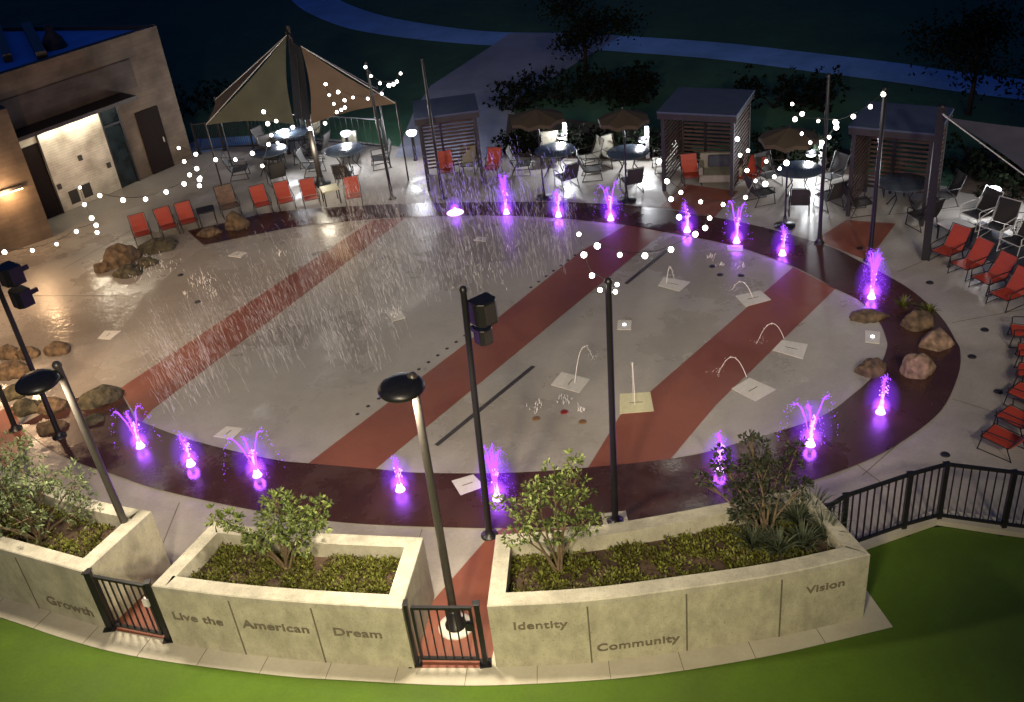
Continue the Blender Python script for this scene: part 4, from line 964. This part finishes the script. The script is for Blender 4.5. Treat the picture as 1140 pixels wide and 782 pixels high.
MB().add([apexL + Vector((0, .1, -.1)), apexR + Vector((0, .1, -.1)), botr + Vector((0, .15, .1)), bot + Vector((0, .15, .1))], [(0, 1, 2, 3)]).build('dark_panel', plain('navy_shade_cloth', (.012, .014, .022), .9, 0), cn)
for a, b_ in ((apexL, cl), (apexL, cl2), (apexR, cr), (apexR, cr2)): MB().tube([a, b_], .012, 5).build('edge_cable', M['whiteframe'], cn)
so_ = Vector((T8.x, T8.y, 0))
sl = empty('shade_sail', (T8.x, T8.y, T8.z - .25), 0, 'dark triangular shade sail stretched from the thick square post to the right frame edge', 'shade sail'); q0 = Vector(sl.location)
a_ = G(1054, 131, 3.5) - q0; b_ = G(1190, 232, 2.9) - q0; c_ = G(1260, 150, 3.4) - q0
tri_sail(a_, b_, c_, .3).build('cloth', plain('sail_cloth_dusk', (.07, .065, .085), .85, 0, .2, 2), sl)
MB().tube([Vector((0, 0, .1)), a_], .02, 6).build('tensioner', M['whiteframe'], sl); MB().tube([a_, b_], .014, 6).build('edge_cable', M['whiteframe'], sl)
def umbrella(px, w, label, z=2.35):
    c = G(px[0], px[1], z); r = empty('umbrella', (c.x, c.y, 0), 0, label, 'umbrella', 'tan patio umbrellas behind the tables')
    w = (G(px[0] + w / 2, px[1], z) - G(px[0] - w / 2, px[1], z)).length / 2
    m_ = MB()
    n = 8
    for k in range(n):
        a, b2 = 2 * math.pi * k / n + .39, 2 * math.pi * (k + 1) / n + .39
        p1 = Vector((math.cos(a) * w, math.sin(a) * w, z)); p2 = Vector((math.cos(b2) * w, math.sin(b2) * w, z)); ap = Vector((0, 0, z + .26))
        m_.add([ap, p1, (p1 + p2) / 2 + Vector((0, 0, .05)), p2, p1 - Vector((0, 0, .1)), p2 - Vector((0, 0, .1)), (p1 + p2) / 2 - Vector((0, 0, .05))], [(0, 1, 2), (0, 2, 3), (1, 4, 6, 2), (2, 6, 5, 3)])
        MB().tube([Vector((0, 0, z + .2)), p1 + Vector((0, 0, -.01))], .01, 4).build('rib', M['metal'], r)
    m_.build('canopy', M['umb'], r); MB().tube([(0, 0, 0), (0, 0, z + .34)], .025, 8).build('pole', M['metal'], r); MB().lathe((0, 0, 0), [(.26, 0), (.26, .05), (.05, .09), (.04, .3)], 16).build('base', M['metal'], r)
umbrella((598, 132), 60, 'tan patio umbrella right of the left cabana'); umbrella((694, 133), 58, 'tan patio umbrella left of the middle cabana'); umbrella((878, 154), 68, 'tan patio umbrella right of the middle cabana')
# ---------------------------------------------------------------- low lights on the patio
def bollard(base, top, label, arm=-.12, post=True):
    B = G(*base); T = pole_top(base, top, 1); r = empty('path_light', (B.x, B.y, .012), 0, label, 'path light', 'low white path lights on the patio'); h = T.z
    MB().box((0, 0, h / 2), (.1, .1, h)).build('post', M['bollard'], r, .006)
    hz = h * .62
    MB().tube([(0, 0, hz + .05), (arm, -.03, hz + .08)], .02, 6).build('arm', M['metal'], r)
    MB().lathe((arm, -.05, hz), [(0, .09), (.12, .06), (.15, .0)], 16).build('shade', M['metal'], r)
    MB().lathe((arm, -.05, hz - .01), [(0, 0), (.14, 0), (.12, -.05), (.0, -.07)], 16).build('lens', M['lens'], r)
    light('POINT', 'path_light_lamp', (B.x + arm, B.y - .12, h * .85), 210, (.93, .96, 1), shadow_soft_size=.12)
def disc_light(base, head, label, pw=110, post=True):
    B = G(*base); T = pole_top(base, head, 0); h = T.z; r = empty('disc_light', (B.x, B.y, .012), 0, label, 'path light', 'dark posts with glowing disc heads')
    MB().lathe((0, 0, 0), [(.08, 0), (.08, .04), (.055, .06), (.05, h - .1)], 12).build('post', M['metal'], r)
    MB().lathe((0, 0, h), [(0, .05), (.14, .03), (.17, 0), (.0, -.0)], 18).build('hood', M['metal'] if not post else M['lens'], r)
    MB().lathe((0, 0, h - .06), [(.13, .05), (.15, .0), (.09, -.05), (0, -.06)], 18).build('lens', M['lens'], r)
    light('POINT', 'disc_lamp', (B.x, B.y - .1, h + .2), pw * 1.25, (.95, .96, 1), shadow_soft_size=.15)
bollard((631, 173), (628, 137), 'slim white path light behind the left back table'); bollard((721, 177), (718, 141), 'slim white path light behind the right back table'); bollard((913, 189), (916, 157), 'slim white path light left of the right cabana', -.3)
disc_light((463, 179), (456, 148), 'glowing disc light on dark post left of the left cabana', 140)
disc_light((390, 176), (387, 148), 'glowing disc light behind the table under the tan cloth', 150)
disc_light((322, 172), (318, 146), 'glowing disc light left of the canopy mast', 120)
disc_light((1102, 240), (1101, 211), 'glowing disc light above the pale framed chairs on the right', 150)
# ---------------------------------------------------------------- building
C0 = G(215, 176); ang = R(-131.5); ud = Vector((math.cos(ang), math.sin(ang), 0)); nd = Vector((-ud.y, ud.x, 0))   # nd points to the plaza
if nd.dot(CEN - C0) < 0: nd = -nd
bl = empty('building', (C0.x, C0.y, 0), 0, 'low clubhouse with tan cladding, white brick bay, canopy and blue lit flat roof', 'building')
def W3(s, o, z): return ud * s + nd * o + Vector((0, 0, z))
HB = 4.45; L0b = Vector((C0.x, C0.y, 0))
def wallbox(name, s0, s1, o0, o1, z0, z1, mt, bev=0):
    m_ = MB(); P = [W3(s0, o0, 0), W3(s1, o0, 0), W3(s1, o1, 0), W3(s0, o1, 0)]; m_.slab(P, z0, z1); o = m_.build(name, mt, bl)
    if sum((P[(i + 1) % 4] - P[i]).cross(P[(i + 2) % 4] - P[(i + 1) % 4]).z for i in range(4)) < 0: o.data.flip_normals()
    uvxz(o, ud); return o
def on_wall(x, y, o=0):
    d = ray(x, y); O = Vector((0, 0, H)); s = ((C0 + nd * o) - O).dot(nd) / d.dot(nd); p = O + d * s - C0; return p.dot(ud), p.z
wallbox('wall', 0, 12, -.3, 0, 0, HB, M['bwall'])
RP = [G(172, 28, HB), G(0, 77, HB), G(-90, 103, HB), G(-90, 31, HB), G(0, 30, HB), G(150, 28, HB)]
RP = [Vector((q.x, q.y, 0)) - L0b for q in RP]
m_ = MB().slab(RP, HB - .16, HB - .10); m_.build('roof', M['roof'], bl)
rr_ = inset(RP, .0); ri_ = inset(RP, .22); m_ = MB()
for k in (3, 4, 5): m_.slab([RP[k], RP[(k + 1) % 6], ri_[(k + 1) % 6], ri_[k]], 0 if k == 5 else HB - .6, HB + .02)
m_.build('side_wall', M['bwall'], bl)
for nm, a_, b_, w_ in (('roof_duct', (30, 30), (47, 63), .3), ('roof_duct', (-2, 34), (9, 66), .25)):
    a_ = G(*a_, HB) - L0b; b_ = G(*b_, HB) - L0b; MB().bar(Vector((a_.x, a_.y, HB + .03)), Vector((b_.x, b_.y, HB + .03)), w_, .24).build(nm, M['bronze'], bl)
q = G(60, 50, HB) - L0b; MB().lathe((q.x, q.y, HB - .1), [(.4, 0), (.3, .3), (.14, .5), (.12, .7), (0, .72)], 12).build('roof_vent', M['bronze'], bl)
s1, z1 = on_wall(112, 137.6); s0, z0 = on_wall(43, 161); s_r, _ = on_wall(138, 222); s_l, _ = on_wall(76, 252)
sa = (s1 + s_r) / 2; sb = (s0 + s_l) / 2
print('WALL', s1, s0, s_r, s_l, z0, z1)
wallbox('white_bay', sa, sb, .002, .06, .02, 2.72, M['bwhite'])
wallbox('glass_door', sa - .62, sa - .05, .002, .03, .02, 2.72, M['glass'])
wallbox('door_frame', sa - .05, sa - .004, .03, .075, .02, 2.72, M['metal']); wallbox('door_frame', sa - .68, sa - .622, .002, .075, .02, 2.72, M['metal']); wallbox('door_frame', sa - .62, sa - .052, .032, .07, 2.0, 2.08, M['metal'])
wallbox('doorway', sb + .004, sb + .75, .002, .04, .02, 2.3, M['door']); wallbox('transom', sb + .004, sb + .75, .002, .035, 2.304, 2.7, M['bwhite']); wallbox('door_frame', sb + .0, sb + .05, .062, .09, .02, 2.72, M['metal'])
d0, dz0 = on_wall(153, 137); d1, dz1 = on_wall(176, 128); d2, _ = on_wall(195, 187); d3, _ = on_wall(171, 198)
bd = wallbox('brown_door', (d1 + d2) / 2, (d0 + d3) / 2, .002, .05, .02, 2.1, M['door']); hq = W3((d1 + d2) / 2 + .12, .07, 1.0); MB().bar(hq - Vector((0, 0, .08)), hq + Vector((0, 0, .08)), .03, .03).build('handle', M['whiteframe'], bd)
wallbox('canopy', sa - 1.0, sb + 1.0, .004, .85, 2.75, 2.86, M['bronze']); wallbox('canopy_light', sa - .8, sb + .7, .1, .16, 2.70, 2.748, M['strip'])
wallbox('dark_band', sa - 1.6, sb + 1.1, .003, .05, 2.87, 3.75, M['bdark'])  # darker brown band above the canopy
# nearer wing at the left edge
wb = G(60, 264); we = G(-60, 306); wv = (we - wb).normalized(); wn = Vector((-wv.y, wv.x, 0)); wn = -wn if wn.dot(CEN - wb) < 0 else wn
m_ = MB(); Pw = [wb - C0, wb - C0 + wv * 8, wb - C0 + wv * 8 - wn * 3, wb - C0 - wn * 1.2]; m_.slab(Pw, 0, 3.9); o = m_.build('wing', M['bwall'], bl); uvxz(o, wv)
bmn = bmesh.new(); bmn.from_mesh(o.data); bmesh.ops.recalc_face_normals(bmn, faces=bmn.faces); bmn.to_mesh(o.data); bmn.free()
# wall light on the wing
wl = G(12, 211, 2.0); sd = (wl - wb).dot(wv)
pl_ = wb + wv * max(.8, (wl - wb).dot(wv)) + wn * .06 + Vector((0, 0, 1.75)); wlr = empty('wall_light', pl_, math.atan2(wv.y, wv.x), 'bright warm linear wall light on the tan wing at the left edge', 'wall light')
MB().box((0, 0, 0), (.95, .08, .09)).build('housing', M['bronze'], wlr); MB().box((0, 0, -.06), (.9, .1, .03)).build('lens', M['warmlens'], wlr); 
vent = MB().box((0, 0, 0), (.5, .05, .6), math.atan2(ud.y, ud.x)); s_, z_ = on_wall(93, 215, .07)
for k, (vx, vy) in enumerate([(83, 219), (97, 212)]):
    s_, z_ = on_wall(vx, vy, .07); q = C0 + W3(s_, .075, z_)
    o = MB().box((0, 0, 0), (.30, .025, .42), math.atan2(ud.y, ud.x)).build('notice_board', M['darksling']); o.location = q; tag(o, 'dark framed notice on the white brick wall, %s of a pair' % ('left' if k == 0 else 'right'), 'notice')
for k, (vx, vy) in enumerate([(89, 176), (66, 208), (121, 184)]):
    s_, z_ = on_wall(vx, vy, .07); o = MB().box((0, 0, 0), (.12, .05, .16), math.atan2(ud.y, ud.x)).build('wall_fitting', M['darksling'], bl); o.location = W3(s_, .085, z_)
# ---------------------------------------------------------------- dark planting and trees behind
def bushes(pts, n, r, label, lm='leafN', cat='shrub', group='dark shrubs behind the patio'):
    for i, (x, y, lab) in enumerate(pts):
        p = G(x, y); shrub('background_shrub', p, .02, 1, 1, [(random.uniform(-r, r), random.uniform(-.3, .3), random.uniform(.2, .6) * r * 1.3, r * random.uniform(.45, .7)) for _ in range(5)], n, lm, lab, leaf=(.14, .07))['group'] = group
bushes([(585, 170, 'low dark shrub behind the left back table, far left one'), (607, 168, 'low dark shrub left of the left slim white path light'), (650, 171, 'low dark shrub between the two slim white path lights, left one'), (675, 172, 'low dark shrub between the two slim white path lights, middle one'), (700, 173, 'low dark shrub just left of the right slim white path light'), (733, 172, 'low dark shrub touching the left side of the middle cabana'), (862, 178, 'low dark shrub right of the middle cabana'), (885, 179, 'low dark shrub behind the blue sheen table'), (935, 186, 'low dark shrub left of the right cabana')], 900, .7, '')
bushes([(1090, 196, 'dark shrub right of the right cabana'), (1115, 205, 'dark shrub behind the right disc light'), (1142, 214, 'dark shrub at the right frame edge behind the patio')], 900, .8, '')
bushes([(590, 118, 'tall dark shrub by the approach walk, nearest the left cabana roof'), (618, 110, 'tall dark shrub along the approach walk behind the left umbrella'), (655, 112, 'tall dark shrub behind the space between two umbrellas'), (690, 112, 'tall dark shrub behind the right umbrella'), (722, 115, 'tall dark shrub left of the middle cabana roof'), (862, 120, 'tall dark shrub right of the middle cabana roof'), (905, 122, 'tall dark shrub behind the thin pole at the back right'), (215, 128, 'dark shrub between building corner and the canopy')], 1100, 1.1, '')
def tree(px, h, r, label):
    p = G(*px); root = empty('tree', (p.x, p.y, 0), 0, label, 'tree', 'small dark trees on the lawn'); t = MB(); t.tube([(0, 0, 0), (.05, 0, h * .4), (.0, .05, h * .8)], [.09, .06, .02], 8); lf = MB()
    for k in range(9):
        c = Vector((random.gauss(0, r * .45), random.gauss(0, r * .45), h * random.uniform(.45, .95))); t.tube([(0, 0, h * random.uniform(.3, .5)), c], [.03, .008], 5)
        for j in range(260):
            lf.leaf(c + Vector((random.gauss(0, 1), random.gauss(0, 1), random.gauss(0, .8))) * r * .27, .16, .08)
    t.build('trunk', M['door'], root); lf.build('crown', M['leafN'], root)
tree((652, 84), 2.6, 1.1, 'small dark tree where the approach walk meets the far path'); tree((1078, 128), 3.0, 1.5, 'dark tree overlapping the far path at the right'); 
# fence behind the canopy
ff = empty('fence', G(222, 166), 0, 'low dark fence behind the canopy by the building corner', 'fence'); f0 = Vector(ff.location)
FP2 = [G(x, y) - f0 for x, y in [(222, 172), (250, 168), (283, 167), (340, 160), (430, 168)]]
for q in FP2: postmb(q, 1.1, .06).build('post', M['metal'], ff)
for a, b2 in zip(FP2, FP2[1:]):
    m_ = MB(); m_.bar(a + Vector((0, 0, 1.05)), b2 + Vector((0, 0, 1.05)), .04).bar(a + Vector((0, 0, .15)), b2 + Vector((0, 0, .15)), .04); n = 14
    for i in range(1, n): q = a.lerp(b2, i / n); m_.bar(q + Vector((0, 0, .15)), q + Vector((0, 0, 1.05)), .012)
    m_.build('fence_panel', M['metal'], ff)
# ---------------------------------------------------------------- light
wd = bpy.data.worlds.new('World'); sc.world = wd; wd.use_nodes = True; N = wd.node_tree.nodes; L = wd.node_tree.links
sky = N.new('ShaderNodeTexSky'); sky.sky_type = 'NISHITA'; sky.sun_disc = False; sky.sun_elevation = R(-4); sky.sun_rotation = R(200)
mx = N.new('ShaderNodeMix'); mx.data_type = 'RGBA'; mx.blend_type = 'MIX'; mx.inputs['Factor'].default_value = .75
mx.inputs['B'].default_value = (.010, .042, .17, 1)
L.new(sky.outputs[0], mx.inputs['A']); L.new(mx.outputs['Result'], N['Background'].inputs['Color']); N['Background'].inputs['Strength'].default_value = .66
WARM = (1, .84, .62); YEL = (1, .84, .42)
# lamps of the two posts
for P, pw in ((LA, 900), (LB, 1500)):
    light('SPOT', 'post_lamp', P + Vector((0, 0, -.12)), pw, WARM, spot_size=R(165), spot_blend=.5, shadow_soft_size=.2)
# added unseen fill for the plaza, behind and beside the camera; turf flood last
light('SPOT', 'fill_flood', (-4, -2, 12.5), 12000, (1, .83, .60), aim=(-1.5, 18.5, 0), spot_size=R(56), spot_blend=.8, shadow_soft_size=.8)
light('SPOT', 'fill_flood', (6, -2, 12.5), 8200, (1, .84, .62), aim=(5, 22.5, 0), spot_size=R(42), spot_blend=.8, shadow_soft_size=.8)
light('SPOT', 'fill_flood', (10, 0, 12.5), 5200, (1, .87, .72), aim=(10.5, 20, 0), spot_size=R(28), spot_blend=.9, shadow_soft_size=.8)
light('SPOT', 'turf_flood', (-1.0, 1.0, 6.5), 3100, YEL, aim=(-1.2, 9.3, 0), spot_size=R(92), spot_blend=.95, shadow_soft_size=.5)
# building lights
for i in range(3):
    s_ = sa + (sb - sa) * (i + .5) / 3; q = C0 + W3(s_, .3, 2.62); light('POINT', 'canopy_lamp', q, 34, (1, .88, .66), shadow_soft_size=.1)
q = pl_ + wn * .25 + Vector((0, 0, -.1)); light('POINT', 'wall_lamp', q, 90, (1, .62, .32), shadow_soft_size=.15)
light('SPOT', 'wing_flood', G(-95, 345, 3.6), 2100, (1, .68, .40), aim=G(110, 350), spot_size=R(100), spot_blend=.9, shadow_soft_size=.25)
q = pl_ + wn * 2.5 + wv * 2 + Vector((0, 0, 1.6)); light('SPOT', 'wing_flood', q, 700, (1, .64, .36), aim=G(75, 365), spot_size=R(120), spot_blend=.8, shadow_soft_size=.2)
q = C0 + W3(4, 2.5, .4); light('SPOT', 'wall_washer', q, 110, (1, .64, .36), aim=C0 + W3(4, 0, 3.8), spot_size=R(130), spot_blend=.9, shadow_soft_size=.2)
# bulbs light the patio
for P in S:
    q = P[len(P) // 2]; light('POINT', 'bulb_glow', q + Vector((0, 0, -.2)), 14, (1, .92, .8), shadow_soft_size=.4)
light('POINT', 'canopy_uplight', Vector((mastB.x, mastB.y - .3, 1.2)), 60, (1, .9, .7), shadow_soft_size=.2)
light('POINT', 'table_lamp', G(370, 224, .9), 14, (1, .6, .2), shadow_soft_size=.1)
sc.view_settings.view_transform = 'Standard'; sc.view_settings.look = 'None'; sc.view_settings.exposure = 0
sc.cycles.use_light_tree = True; sc.cycles.max_bounces = 6; sc.cycles.transparent_max_bounces = 16
sc.cycles.sample_clamp_indirect = 4
